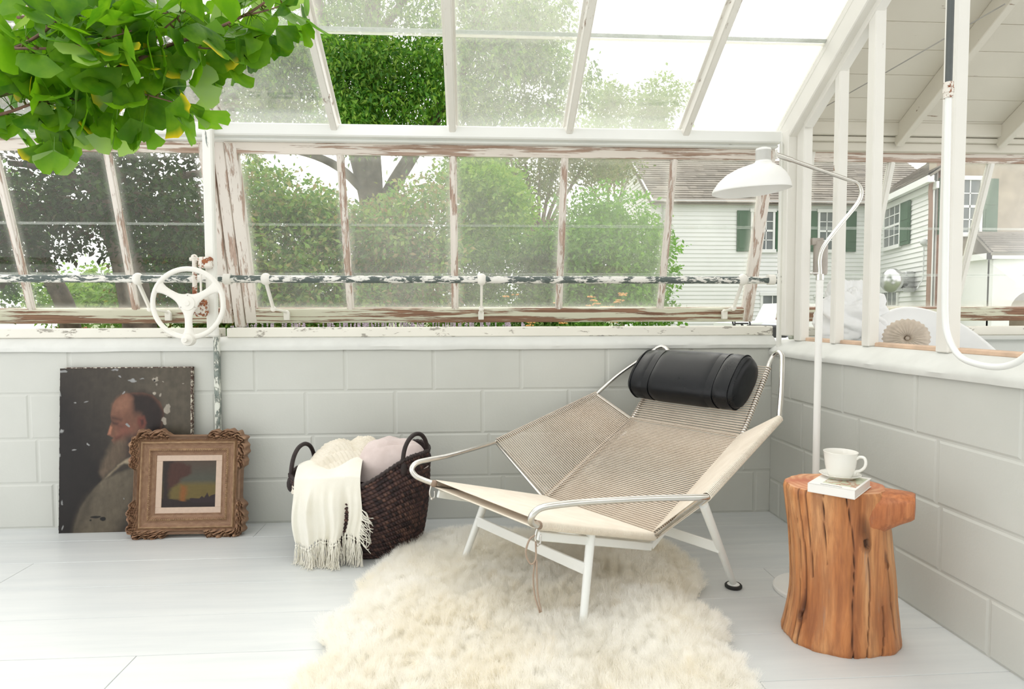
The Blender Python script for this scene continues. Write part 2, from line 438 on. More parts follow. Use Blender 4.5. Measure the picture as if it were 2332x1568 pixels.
# ---- glazed roof: bars, panes (one is missing), laps
roof = empty('ceiling', (0, 2.98, 1.805), kind='structure'); ro = (0, 2.98, 1.805)
BX = [-3.21, -2.685, -2.16, -1.635, -1.108, -.605, -.08, .452, .995, 1.47]
TOPY = .42
for x in BX[:-1]:
    m = M(); p = V(x, 2.975, roofz(2.975)) - NRM*.018; q = V(x, TOPY, roofz(TOPY)) - NRM*.018
    m.beam(p, q, .030, .050, NRM, .004); m.beam(p+NRM*.026, q+NRM*.026, .052, .010, NRM, .003)
    m.ball((x, 2.945, 1.802), .026, 8, sc_=(1, .8, .8))
    m.build('glazing_bar', MT['bar'], roof, ro, smooth=SM)
laps = [2.985, 2.567, 2.10, 1.62, 1.14, .66, TOPY]
kinds = {0: ['thin', 'thin', 'thin', 'film', None, 'milky', 'milky', 'milky', 'milky'], 1: ['thin', 'thin', 'thin', 'film', 'milky', 'milky', 'heavy', 'heavy', 'heavy']}
for i in range(len(BX)-1):
    for k in range(len(laps)-1):
        kd = kinds[min(k, 1)][i] if k < 2 else 'film'
        if k == 0 and i == 5: kd = None
        if k == 0 and i == 4: kd = 'film'
        if kd is None: continue
        y0, y1 = laps[k]+.012, laps[k+1]
        off = NRM*(.014+.003*(k % 2))
        a, b = BX[i]+.014, BX[i+1]-.014
        pane(V(a, y0, roofz(y0))+off, V(b, y0, roofz(y0))+off, V(b, y1, roofz(y1))+off, V(a, y1, roofz(y1))+off, NRM, GL[kd], roof, ro, 'roof_pane')
for k in (1, 2, 3):
    m = M(); y = laps[k]
    for i in range(len(BX)-1):
        m.beam((BX[i]+.015, y, roofz(y)+.020), (BX[i+1]-.015, y, roofz(y)+.020), .016, .004, NRM, 0)
    m.build('glazing_lap', LAPM['b'], roof, ro)

# ---- tilted sashes
SA = V(0, 3.025, 1.735); SB = V(0, 3.262, .925); SD = (SB-SA)/np.linalg.norm(SB-SA); SLEN = np.linalg.norm(SB-SA); SN = np.cross(SD, (1, 0, 0)); SN *= np.sign(SN[1])*1
def sp(x, s, n=0): return V(x, 0, 0) + SA + SD*s + SN*n
def sash(idx, x0, x1, munt, dust, laps_=(.36, .60), mz='sash_z'):
    w_ = empty('window_%d' % idx, (0, 3.02, 1.74), kind='structure'); o = (0, 3.02, 1.74)
    M().beam(sp(x0, .012), sp(x1, .012), .052, .036, -SN, .003).build('top_rail', MT['sash_x'], w_, o)
    M().beam(sp(x0, SLEN-.036), sp(x1, SLEN-.036), .072, .036, -SN, .004).build('bottom_rail', MT['sash_low'], w_, o)
    for x in (x0+.028, x1-.028):
        M().beam(sp(x, -.01), sp(x, SLEN), .054, .038, -SN, .003).build('stile', MT[mz], w_, o)
    for x in munt:
        mm = M().beam(sp(x, .03), sp(x, SLEN-.06), .020, .034, -SN, .003); mm.beam(sp(x, .03, -.006), sp(x, SLEN-.06, -.006), .034, .012, -SN, .002)
        mm.build('muntin', MT[mz], w_, o)
    e = [x0+.05] + list(munt) + [x1-.05]
    for i in range(len(e)-1):
        a, b = e[i]+.008, e[i+1]-.008
        p = pane(sp(a, .036), sp(b, .036), sp(b, SLEN-.07), sp(a, SLEN-.07), SN, GL[dust[i]], w_, o)
        mm = M()
        for s in laps_: mm.beam(sp(a, s, .004), sp(b, s, .004), .012, .002, -SN, 0)
        mm.build('glazing_lap', LAPM['a'], p, o)
    return w_
sash(1, -3.3, -1.172, [-2.66, -2.12, -1.632], ['clear', 'clear', 'clear', 'clear'])
sash(2, -1.112, 1.462, [-.598, -.080, .445, .970], ['thin', 'film', 'film', 'film', 'clear'])
sash(3, 1.60, 4.2, [2.05, 2.56, 3.07, 3.58], ['clear', 'clear', 'thin', 'thin', 'thin'], mz='white_wood')
m = M().beam((-1.142, 3.03, 1.75), (-1.142, 3.262, .905), .05, .03, (0, -1, 0), .003); struct(m.build('trim_7', MT['sash_z']))

# ---- board ceiling and rafters of the next bay
ann = empty('ceiling_annex', (1.5, 2.98, 1.85), kind='structure'); ao = (1.5, 2.98, 1.85)
m = M(); y = 3.02
while y > .3:
    y2 = y-.108; pa = V(1.49, y-.0015, roofz(y)) + NRM*.03; pb = V(1.49, y2+.0015, roofz(y2)) + NRM*.03
    c = (pa+pb)/2; m.beam(c, c+V(3.5, 0, 0), np.linalg.norm(pb-pa), .014, NRM, .0018); y = y2
m.build('ceiling_board', MT['board_ceiling'], ann, ao)
for x in (2.03, 2.54, 3.05, 3.56, 4.07):
    M().beam(V(x, 2.98, roofz(2.98))-NRM*.02, V(x, .4, roofz(.4))-NRM*.02, .035, .085, NRM, .003).build('rafter', MT['board_ceiling'], ann, ao)
# ---- partition between the bays: rafter and studs on the low wall
m = M(); m.beam(V(1.475, 2.96, roofz(2.96))-NRM*.042, V(1.475, .4, roofz(.4))-NRM*.042, .055, .10, NRM, .004)
m.beam(V(1.452, 2.98, roofz(2.98))+NRM*.010, V(1.452, .4, roofz(.4))+NRM*.010, .012, .04, NRM, .002)
m.beam(V(1.50, 2.80, roofz(2.80)-.10), V(1.50, .4, roofz(.4)-.10), .04, .06, NRM, .003)
struct(m.build('trim_8', MT['white_wood']))
k = 9
for (y, wd) in ((2.83, .062), (2.546, .036), (2.325, .046), (1.93, .056), (1.38, .06), (.88, .06)):
    m = M().box((1.4845, y-wd/2, .838), (1.5265, y+wd/2, roofz(y)-.045), None, .004)
    if y == 2.83: m.box((1.445, 2.865, .86), (1.50, 2.905, 1.80), None, .004)
    struct(m.build('trim_%d' % k, MT['white_wood'])); k += 1
m = M(); m.beam((1.535, 2.85, .845), (1.535, -.9, .845), .05, .016, bev=.003); struct(m.build('trim_%d' % k, MT['bare_wood'])); k += 1
m = M().beam((1.452, 2.935, .80), (1.452, 2.935, 1.80), .016, .024, (0, 1, 0), .002); struct(m.build('trim_%d' % k, MT['post'])); k += 1
# ---- post carrying the eave and the strip down the wall
m = M().beam((-1.146, 2.922, .865), (-1.146, 2.922, 1.80), .042, .036, (0, 1, 0), .006); struct(m.build('trim_%d' % k, MT['post'])); k += 1
m = M().beam((-1.150, 2.962, .0), (-1.146, 2.962, .87), .024, .022, (0, 1, 0), .003); struct(m.build('trim_%d' % k, MT['strip'])); k += 1
# tie rod in the next bay
M().tube([(1.545, 2.80, 1.862), (1.62, 2.45, 1.90), (1.72, 2.0, 1.955)], .0022, 6).build('tie_rod', plain('grey_wire', (.35, .34, .32), .5), ann, ao)

# ---- ventilation gear
g = empty('vent_shaft', (-1.146, 3.0, 1.125), label='long peeling iron shaft with lever arms running along the sashes', cat='pipe'); go = (-1.146, 3.0, 1.125)
M().tube([(-3.3, 3.0, 1.128), (-.9, 3.0, 1.125), (1.47, 3.0, 1.122)], .0175, 14).build('shaft', MT['pipe_peel'], g, go, smooth=SM)
for x in (-1.50, -.935, .050, 1.30):
    m = M(); m.ball((x, 3.0, 1.125), .028, 8, sc_=(.9, 1, 1)); m.build('collar', MT['iron_white'], g, go, smooth=True)
    m = M(); m.beam((x, 3.0, 1.11), (x, 3.10, .992), .012, .018, (0, -1, 0), .002); m.ball((x, 3.10, .99), .014, 6)
    m.beam((x, 3.10, .99), (x+.03*(x < 0), 3.215, .975), .014, .010, (0, 0, 1), .002); m.ball((x+.03*(x < 0), 3.215, .972), .013, 6)
    m.box((x-.014+.03*(x < 0), 3.205, .935), (x+.014+.03*(x < 0), 3.225, .975), None, .002)
    m.build('lever_arm', MT['iron_white'], g, go, smooth=SM)
for x in (-1.105, 1.44): M().tube([(x-.016, 3.0, 1.125), (x+.016, 3.0, 1.125)], .025, 14).build('bearing', MT['iron_white'], g, go, smooth=SM)
# hand wheel with gearbox
hc = V(-1.204, 2.815, 1.012); hw = empty('hand_wheel', tuple(hc), label='white three-spoked iron hand wheel with a knob in front of the post', cat='wheel')
Rr = .155; m = M(); an = np.linspace(0, 2*PI, 48, endpoint=False)
P = []
for a_ in an:
    P.append([(hc[0]+(Rr-.009+.011*math.cos(b))*math.cos(a_), hc[1]+.008*math.sin(b), hc[2]+(Rr-.009+.011*math.cos(b))*math.sin(a_)) for b in np.linspace(0, 2*PI, 10, endpoint=False)])
m.grid(P, True, True); m.build('rim', MT['iron_white'], hw, tuple(hc), smooth=True, fix=True)
for sa in (math.radians(150), math.radians(30), math.radians(270)):
    d = V(math.cos(sa), 0, math.sin(sa)); pr = V(-math.sin(sa), 0, math.cos(sa)); G = []
    for s in np.linspace(.018, Rr-.006, 12):
        u = (s-.018)/(Rr-.024); wd = .015+.024*abs(2*u-1)**3; th = .006
        c = hc + d*s
        G.append([c+pr*wd+V(0, -th*.4, 0), c+pr*wd*.5+V(0, -th, 0), c-pr*wd*.5+V(0, -th, 0), c-pr*wd+V(0, -th*.4, 0), c-pr*wd+V(0, th*.4, 0), c-pr*wd*.5+V(0, th, 0), c+pr*wd*.5+V(0, th, 0), c+pr*wd+V(0, th*.4, 0)])
    m = M(); m.grid(G, False, True); m.build('spoke', MT['iron_white'], hw, tuple(hc), smooth=True, fix=True)
m = M(); t2 = M().lathe([(.001, -.016), (.010, -.016), (.013, -.012), (.030, -.010), (.034, 0), (.034, .012), (.001, .012)], 20)
m.join(t2, np.array([[1, 0, 0], [0, 0, 1], [0, 1, 0]]), tuple(hc)); m.build('hub', MT['iron_white'], hw, tuple(hc), smooth=SM, fix=True)
kc = hc+V(0, 0, -Rr); m = M(); t2 = M().lathe([(.001, -.045), (.009, -.045), (.011, -.040), (.009, -.03), (.012, -.026), (.024, -.022), (.027, -.01), (.027, .010), (.001, .012)], 18)
m.join(t2, np.array([[1, 0, 0], [0, 0, 1], [0, 1, 0]]), tuple(kc)); m.build('knob', MT['iron_white'], hw, tuple(hc), smooth=SM, fix=True)
gb = empty('gear_box', (-1.165, 2.9, 1.19), label='rusty white cast gear bracket clamped to the post behind the hand wheel', cat='gear'); gbo = (-1.165, 2.9, 1.19)
M().box((-1.185, 2.87, 1.165), (-1.125, 2.90, 1.215), None, .01).build('clamp', MT['rust'], gb, gbo)
m = M().tube([(-1.205, 2.885, 1.00), (-1.202, 2.885, 1.21)], .010, 10); m.ball((-1.203, 2.885, 1.213), .014, 6); m.tube([(-1.222, 2.885, 1.205), (-1.185, 2.885, 1.205)], .008, 8)
m.build('worm_rod', MT['rust'], gb, gbo, smooth=SM)
m = M().tube([(-1.178, 2.885, 1.0), (-1.178, 2.885, 1.18)], .005, 8); m.build('side_rod', MT['iron_white'], gb, gbo, smooth=SM)
m = M().box((-1.205, 2.865, .955), (-1.150, 2.90, 1.045), None, .012); m.ball((-1.185, 2.868, .985), .022, 8); m.build('gear_housing', MT['rust'], gb, gbo, smooth=SM)
M().tube([(hc[0], hc[1], hc[2]), (hc[0], 2.885, hc[2])], .011, 10).build('axle', MT['iron_white'], gb, gbo, smooth=SM)

# ---- bent heating pipe in front of the partition
pb_ = empty('bent_pipe', (1.385, 1.79, .82), label='white bent pipe dropping past the studs to the wall ledge', cat='pipe'); po = (1.385, 1.79, .82)
wp = cr([(1.385, 1.802, 1.60), (1.385, 1.796, 1.2), (1.385, 1.79, .97), (1.383, 1.772, .895), (1.38, 1.725, .843), (1.378, 1.66, .824), (1.376, 1.58, .822), (1.376, 1.52, .842), (1.376, 1.47, .885), (1.376, 1.42, .93), (1.376, 1.36, .985)], 6)
M().tube(wp, .0088, 14).build('lower_pipe', MT['white_metal'], pb_, po, smooth=SM)
M().tube([(1.385, 1.802, 1.63), (1.385, 1.805, 2.45)], .0092, 12).build('upper_pipe', plain('dark_iron', (.10, .11, .11), .45, .3), pb_, po, smooth=SM)
m = M().tube([(1.385, 1.802, 1.585), (1.385, 1.802, 1.63)], .0125, 12); m.tube([(1.385, 1.802, 1.60), (1.385, 1.802, 1.612)], .0145, 12); m.build('coupling', MT['rust'], pb_, po, smooth=SM)

# plain white wall added out of view behind the viewer, to dim the interior
struct(M().box((-3.6, -2.3, 0), (4.9, -2.15, 3.3)).build('wall_front_added', MT['block']))
# ---------------------------------------------------------------- the chair
CX, CY, CT = .4219, 2.2748, 2.17001
ch = empty('lounge_chair', (CX, CY, 0), CT, 'stainless steel lounge chair strung with beige cord on white legs', 'chair')
def mir(p, s): return V(-p[0]*s, p[1], p[2])       # s=+1 keeps the given side
F = V(.284, .480, .368); Cc = V(.278, -.029, .222); Mm = V(.271, -.543, .490); T = V(.250, -.764, .745)
WT = V(.451, -.497, .590); WB = V(.523, .031, .421); FF = V(.326, .352, 0); FR = V(.379, -.34, 0)
TR_ = .0095
for s in (1, -1):
    S = lambda p: V(p[0]*s, p[1], p[2])
    loop = cr([S((.523, .031, .421)), S((.45, .18, .428)), S((.375, .36, .434)), S((.350, .455, .438)), S((.338, .515, .437)), S((.331, .540, .420)), S((.318, .534, .398)), S((.303, .510, .382)), S((.284, .480, .368))], 6)
    top = cr([S(WT), S((.40, -.60, .682)), S((.326, -.735, .780)), S((.310, -.757, .800)), S((.288, -.772, .808)), S((.266, -.778, .795)), S((.254, -.772, .768)), S(T)], 6)
    rail = lin([S(WB), S(WT)], 8)
    M().tube(np.vstack([loop[::-1], rail[1:-1], top]), TR_, 12).build('side_tube', MT['steel'], ch, smooth=SM)
    m = M().tube(cr([S(F), S((F+Cc)/2), S(Cc)*.985+V(0, .01, .004), S(Cc)+V(0, -.02, .008), S(Cc+(Mm-Cc)*.12), S(Mm-(Mm-Cc)*.06), S(Mm)+V(0, -.008, .01), S(T-(T-Mm)*.1), S(T)], 5), TR_, 10)
    m.build('seat_rail', MT['steel'], ch, smooth=SM)
    M().tube([S(WB), S(Cc)], .006, 8).build('lower_brace', MT['steel'], ch, smooth=SM); M().tube([S(WT), S(Mm)], .006, 8).build('upper_brace', MT['steel'], ch, smooth=SM)
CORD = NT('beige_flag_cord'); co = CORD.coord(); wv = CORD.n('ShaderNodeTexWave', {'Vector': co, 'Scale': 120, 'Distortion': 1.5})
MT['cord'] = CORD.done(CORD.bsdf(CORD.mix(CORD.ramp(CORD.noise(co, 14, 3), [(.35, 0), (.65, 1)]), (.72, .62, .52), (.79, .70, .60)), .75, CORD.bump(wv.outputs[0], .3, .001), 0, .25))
CORD_LIT = NT('lit_flag_cord'); co = CORD_LIT.coord(); wv = CORD_LIT.n('ShaderNodeTexWave', {'Vector': co, 'Scale': 120, 'Distortion': 1.5})
MT['cord_lit'] = CORD_LIT.done(CORD_LIT.bsdf(CORD_LIT.mix(CORD_LIT.ramp(CORD_LIT.noise(co, 14, 3), [(.35, 0), (.65, 1)]), (.80, .72, .62), (.86, .79, .69)), .75, CORD_LIT.bump(wv.outputs[0], .3, .001), 0, .25))  # same cord in a lighter copy, the lit look put into its colour
def web(A0, A1, B0, B1, n, rc=.0017, ro=.0118, sag=.0):
    """cord wound round two rails: A0-A1 and B0-B1"""
    m = M()
    for i in range(n):
        t = (i+.5)/n; a = A0+(A1-A0)*t; b = B0+(B1-B0)*t
        d = b-a; L = np.linalg.norm(d); d /= L; ta = (A1-A0)/np.linalg.norm(A1-A0)
        nn = np.cross(d, ta); nn /= np.linalg.norm(nn); nn *= np.sign(nn[2] if abs(nn[2]) > .15 else nn[1]+1e-9)
        step = (A1-A0)/n*.5; stb = (B1-B0)/n*.5
        top_ = [a+nn*ro, a*.67+b*.33+nn*(ro-sag), a*.33+b*.67+nn*(ro-sag), b+nn*ro]
        arcb = [b+nn*ro*math.cos(q)+d*ro*math.sin(q)+stb*(q/PI) for q in (PI*.25, PI*.5, PI*.75)]
        bot = [b-nn*ro+stb, a-nn*ro+step]
        arca = [a-nn*ro*math.cos(q)-d*ro*math.sin(q)+step*(1+q/PI) for q in (PI*.25, PI*.5, PI*.75, PI)]
        m.tube(top_+arcb+bot+arca, rc, 5, caps=False)
    return m
S1 = lambda p: V(p[0], p[1], p[2]); S2 = lambda p: V(-p[0], p[1], p[2])
web(S1(F+(Cc-F)*.01), S1(Cc), S2(F+(Cc-F)*.01), S2(Cc), 118, .0021, .0122).build('seat_webbing', MT['cord_lit'], ch, smooth=True)
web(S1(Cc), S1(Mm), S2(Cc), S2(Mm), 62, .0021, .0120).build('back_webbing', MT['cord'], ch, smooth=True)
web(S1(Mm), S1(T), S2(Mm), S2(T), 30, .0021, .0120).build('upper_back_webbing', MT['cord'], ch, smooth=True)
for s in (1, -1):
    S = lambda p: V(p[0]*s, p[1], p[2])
    web(S(WB), S(WT), S(Cc+(Mm-Cc)*.01), S(Mm), 62 if s > 0 else 84, .0021, .0118).build('side_webbing', MT['cord'] if s > 0 else MT['cord_lit'], ch, smooth=True)
# cord knots at the rail ends
for s in (1, -1):
    for p in (F, WB, WT):
        q = V(p[0]*s, p[1], p[2]); m = M()
        m.ball(q, .0135, 6, sc_=(1, 1, .95)); m.build('cord_knot', plain('brown_cord_end', (.33, .24, .18), .7), ch, smooth=True); break
# white base frame
G1 = V(.272, .470, .332); G2 = V(.262, -.035, .182); G3 = V(.44, -.02, .375); LT = V(.270, .262, .268)
for s in (1, -1):
    S = lambda p: V(p[0]*s, p[1], p[2])
    m = M(); m.beam(S(G1), S(G2), .012, .026, (0, 0, 1), .002); m.beam(S(G2), S(Mm)*V(.93, 1, 1)+V(0, .05, -.05), .012, .022, (0, 1, 0), .002)
    m.build('base_rail', MT['white_metal'], ch)
    M().tube([S(LT+V(0, -.005, .02)), S(FF+V(-.004, -.006, .0)*1+V(0, 0, .012))], [.0145, .0115], 14).build('front_leg', MT['white_metal'], ch, smooth=SM)
    M().tube([S((.497, .008, .390)), S(FR+V(0, 0, .014))], [.0145, .0115], 14).build('rear_leg', MT['white_metal'], ch, smooth=SM)
    for ft in (FF, FR):
        m = M(); q = V(ft[0]*s, ft[1], ft[2])
        m.lathe([(.0001, .0), (.026, .0), (.0295, .004), (.0295, .010), (.026, .0135), (.021, .0125)], 24, q); f_ = m.build('foot_ring', MT['rubber'], ch, smooth=SM)
        m = M(); m.lathe([(.022, .010), (.021, .0135), (.014, .018), (.0001, .02)], 24, q); m.build('foot_pad', MT['white_metal'], f_, smooth=SM)
m = M(); m.beam(V(-.286, .293, .195), V(.286, .293, .195), .010, .036, (0, 0, 1), .002); m.build('front_crossbar', MT['white_metal'], ch)
m = M(); m.beam(V(-.4395, -.1615, .20), V(.4395, -.1615, .20), .010, .034, (0, 0, 1), .002); m.build('rear_crossbar', MT['white_metal'], ch)
m = M(); m.beam(V(-.27, .262, .27), V(.27, .262, .27), .014, .020, (0, 0, 1), .002); m.build('seat_crossbar', MT['white_metal'], ch)
for s in (1, -1):
    q = V(.288*s, .482, .35); m = M()
    m.tube(cr([q+V(0, .002, .018), q+V(0, .012, -.01), q+V(0, .008, -.03), q+V(0, -.006, -.034), q+V(0, -.008, -.01)], 5), .0028, 6); m.ball(q+V(0, .004, -.036), .005, 6)
    m.build('hook', MT['steel'], ch, smooth=True)
# dangling cord ends (on the near front corner)
q = V(-.288, .490, .345); m = M()
m.tube(cr([q, q+V(.004, .022, -.012), q+V(.010, .030, -.05), q+V(.006, .016, -.082), q+V(-.004, .006, -.068), q+V(-.002, .004, -.02)], 6), .0028, 6)
m.tube(cr([q+V(0, .004, -.07), q+V(.004, .008, -.12), q+V(-.002, .008, -.17), q+V(-.022, .006, -.215)], 6), .0026, 6)
m.tube(cr([q+V(-.006, .004, -.07), q+V(-.010, .006, -.13), q+V(-.012, .004, -.17), q+V(-.026, .004, -.212)], 6), .0026, 6)
m.build('cord_end', plain('taupe_cord', (.42, .32, .25), .7), ch, smooth=True)

# leather head pillow, held on the back by its straps
LEA = NT('black_leather'); co = LEA.coord(); v_ = LEA.n('ShaderNodeTexVoronoi', {'Vector': co, 'Scale': 420}); nn_ = LEA.noise(co, 9, 4)
MT['leather'] = LEA.done(LEA.bsdf((.006, .007, .009), LEA.ramp(nn_, [(.3, .26), (.7, .38)]), LEA.bump(LEA.math('ADD', LEA.math('MULTIPLY', v_.outputs[0], .35), nn_), .22, .002), 0, .28))
up = (T-Mm); up[0] = 0; up /= np.linalg.norm(up); nf = np.cross((1, 0, 0), up); nf *= np.sign(nf[1]) ; 
pc = V(.022, Mm[1], Mm[2])+(V(0, T[1]-Mm[1], T[2]-Mm[2]))*.60+nf*.076
th_ = math.radians(0)
def pil(u, a, grow=0.0):
    e = abs(u)/.262; k = 1 - .26*max(0, e-.62)**1.3 - .45*max(0, e-.94)*6*.4
    hx, hy = (.122+grow)*k, (.070+grow)*k
    ca, sa = math.cos(a), math.sin(a); ex = 2/2.7
    x = np.sign(ca)*abs(ca)**ex*hx; y = np.sign(sa)*abs(sa)**ex*hy
    return pc + V(1, 0, 0)*u + up*x + nf*(y - .012*(1-math.cos(a*2))*0)
pw = empty('head_pillow', (CX, CY, 0), CT, 'black leather bolster pillow strapped to the top of the lounge chair', 'pillow')
us = np.r_[np.linspace(-.262, .262, 60)]; G = []
for u in us:
    wr = [pil(u, a)+nf*(.003*math.sin(u*60+3*a)*max(0, abs(u)/.262-.55)) for a in np.linspace(0, 2*PI, 40, endpoint=False)]
    for q in (-.16, .16):
        wr = [p-(p-pc-V(u, 0, 0))*(.075*math.exp(-((u-q)/.022)**2)) for p in wr]
    G.append(wr)
m = M(); m.grid(G, False, True)
for u, sg in ((-.262, -1), (.262, 1)):
    base = np.array([pil(u, a) for a in np.linspace(0, 2*PI, 40, endpoint=False)]); c0 = base.mean(0)
    rings = [c0+(base-c0)*k+V(sg*o, 0, 0) for k, o in ((1, 0), (.9, .006), (.6, .009), (.25, .010), (.01, .010))]
    m.grid(rings, False, True)
m.build('cushion', MT['leather'], pw, smooth=SM, fix=True)
for u0 in (-.160, .160):
    m = M(); G = []
    for a in np.linspace(0, 2*PI, 60, endpoint=False):
        G.append([pil(u0-.017, a, -.008), pil(u0-.017, a, -.0015), pil(u0+.017, a, -.0015), pil(u0+.017, a, -.008)])
    m.grid(G, True, False); m.build('strap', MT['leather'], pw, smooth=SM, fix=True)
for u0 in (-.245, .245):
    m = M(); m.tube([pil(u0, a, .0015) for a in np.linspace(0, 2*PI, 50, endpoint=False)], .0022, 6, closed=True); m.build('seam', MT['leather'], pw, smooth=True)
# ---------------------------------------------------------------- floor lamp
LX_, LY_ = 1.178, 2.10
fl = empty('floor_lamp', (LX_, LY_, 0), label='white floor lamp with a bent steel arm and dome shade behind the tree stump', cat='lamp')
M().lathe([(.0001, 0), (.128, 0), (.131, .004), (.131, .013), (.126, .018), (.018, .024), (.0001, .024)], 48, (0, 0, 0)).build('base', MT['lampwhite'], fl, smooth=SM)
M().tube([(0, 0, .02), (.0, 0, 1.085)], .0115, 16).build('pole', MT['lampwhite'], fl, smooth=SM)
arm = cr([(0, 0, 1.06), (0, 0, 1.10), (-.002, 0, 1.145), (.010, 0, 1.185), (.05, 0, 1.24), (.115, 0, 1.318), (.135, 0, 1.350), (.138, 0, 1.378), (.122, 0, 1.402), (.085, 0, 1.414), (-.02, 0, 1.447), (-.145, 0, 1.487)], 6)
M().tube(arm, .0068, 12).build('arm', MT['steel'], fl, smooth=SM)
m = M().tube([(-.0, 0, 1.075), (0, 0, 1.095)], .0125, 14); m.tube([(0, 0, 1.098), (-.028, 0, 1.098)], .003, 8); m.ball((-.03, 0, 1.098), .0042, 6); m.build('arm_screw', MT['steel'], fl, smooth=SM)
m = M().tube([(-.105, 0, 1.4745), (-.16, 0, 1.492)], .0086, 12); m.tube([(-.158, 0, 1.478), (-.158, 0, 1.508)], .005, 8); m.build('swivel_joint', MT['steel'], fl, smooth=SM)
# asymmetric dome: longer and lower towards the room
sh = fl; G = []; G2 = []
sc0 = V(-.208, -.01, 1.462)
for i, (r, z) in enumerate([(.0235, .046), (.0245, .042), (.0245, .006), (.029, -.002), (.045, -.010), (.068, -.022), (.090, -.040), (.106, -.062), (.116, -.084), (.1185, -.094)]):
    ring = []
    for a in np.linspace(0, 2*PI, 48, endpoint=False):
        k = min(1, max(0, (r-.03)/.09)); cx = math.cos(a); x = r*cx*(1.04); 
        x = r*cx*(1+.02*k) - .012*k*(cx < 0)*abs(cx); y = r*math.sin(a)*(1-.02*k)
        zz = z + k*k*(.008*cx + .004*cx*cx)
        ring.append(sc0+V(x-.034*k, y, zz))
    G.append(ring)
m = M().grid(G, False, True); m.grid(np.array(G)*1.0-V(0, 0, .0022), False, True)
top = [G[0], (np.array(G[0])-sc0)*V(.6, .6, 1)+sc0+V(0, 0, .003), (np.array(G[0])-sc0)*V(.01, .01, 1)+sc0+V(0, 0, .004)]
m.grid(top, False, True); m.build('lamp_shade', MT['lampwhite'], fl, smooth=SM, fix=True)
m = M(); m.lathe([(.0001, -.070), (.015, -.066), (.024, -.05), (.024, -.03), (.014, -.015), (.012, .0)], 20, sc0); m.build('bulb', plain('frosted_bulb', (.85, .84, .8), .2), fl, smooth=SM)
t = M(); t.beam(sc0+V(-.015, -.100, -.035), sc0+V(.015, -.100, -.045), .004, .010, (0, 0, 1), 0)

# ---------------------------------------------------------------- tree stump
WD = NT('cedar_log'); co = WD.coord((1, 1, .09)); big = WD.noise(co, 14, 5, .6, .6); fine = WD.noise(WD.coord((1, 1, .05)), 60, 5, .65); dk = WD.noise(WD.coord((1, 1, .12)), 26, 4, .6, .5)
c_ = WD.ramp(big, [(.28, (.26, .085, .03)), (.42, (.52, .20, .07)), (.56, (.62, .29, .12)), (.75, (.72, .41, .20))])
c_ = WD.mix(WD.ramp(fine, [(.40, .55), (.60, 0)]), c_, (.25, .09, .04))
c_ = WD.mix(WD.ramp(dk, [(.64, 0), (.72, .55)]), c_, (.30, .25, .21))
c_ = WD.mix(1.0, c_, WD.attr(), 'MULTIPLY')
MT['log'] = WD.done(WD.bsdf(c_, .42, WD.bump(WD.math('ADD', big, fine), .35, .004), 0, .4))
WT2 = NT('cedar_end_grain'); co = WT2.coord(); rg = WT2.n('ShaderNodeTexWave', {'Vector': co, 'Scale': 16, 'Distortion': 3.0, 'Detail': 3}, wave_type='RINGS', rings_direction='Z')
c2 = WT2.ramp(rg.outputs[0], [(.2, (.56, .24, .11)), (.8, (.70, .38, .20))]); c2 = WT2.mix(WT2.ramp(WT2.noise(co, 5, 3), [(.45, 0), (.62, 1)]), c2, (.48, .13, .055))
MT['logtop'] = WT2.done(WT2.bsdf(c2, .38, None, 0, .4))
st = empty('tree_stump', (1.095, 1.815, 0), label='orange cedar tree stump with a sawn branch stub used as a side table', cat='side table')
so_ = V(1.095, 1.815, 0)
NA, NZ = 260, 90; P = np.zeros((NZ+1, NA, 3)); A = np.ones((NZ+1, NA, 3)); H = .462
cracks = [(-2.78, .0042, .0, 1.0, .03), (-2.62, .003, .45, 1.0, .02), (-1.82, .0024, .0, 1.0, .05), (-2.30, .0018, .55, 1, .03), (-1.52, .0026, .0, .62, .05), (-.95, .003, .1, .6, .03), (-1.25, .0028, 0, .3, .08), (2.9, .004, 0, 1, .03), (-2.9, .0025, 0, .8, .02)]
for i in range(NZ+1):
    z = H*i/NZ; u = i/NZ
    fl_ = 1+.13*max(0, 1-u*3.2)**1.6 + .02*math.sin(u*5+1)
    edge = .006*max(0, (u-.965)/.035)**2 + .005*max(0, (.03-u)/.03)**2
    cx = .004-.030*u + .01*math.sin(u*4); cy = -.02*u
    for j in range(NA):
        a = 2*PI*j/NA - PI
        r = .136*(1+.035*math.cos(2*a+.4)+.025*math.cos(3*a+1.1+u*.5)+.012*math.cos(7*a+u)+.008*math.cos(13*a+2*u))*fl_*(1-.035*u)
        r += .004*(vnoise(a*6+9, u*3, 2)-.5)*2
        dark = 1.0
        for (ca, wd, z0, z1, wob) in cracks:
            aa = ca + wob*math.sin(u*6+ca*5) ; dd = abs((a-aa+PI) % (2*PI)-PI)*r; w2 = wd*(.35+.65*vnoise(u*5, ca*3, 5))
            if z0 <= u <= z1 and dd < w2: k = 1-dd/w2; r -= .010*k; dark = min(dark, 1-.93*k**.5)
        # knot with a dark halo
        for (ka, kz, kr) in ((-1.50, .325, .019), (-1.02, .255, .010), (-2.80, .085, .014)):
            da = ((a-ka+PI) % (2*PI)-PI)*r; dz = (z-kz); e = math.hypot(da, dz*.62)/kr
            if e < 1: r += .006*math.cos(e*PI/2)-.010*(1 if e < .45 else 0); dark = min(dark, .25+.5*e if e > .45 else .16)
            e2 = math.hypot(da/1.25, (dz-kr*1.5)*.30)/kr
            if e2 < 1: dark = min(dark, .34+.66*e2**2)
        rr = r-edge
        P[i, j] = (so_[0]+cx+rr*math.cos(a)*1.04, so_[1]+cy+rr*math.sin(a)*.98, z); A[i, j] = (dark, dark**1.15, dark**1.2)
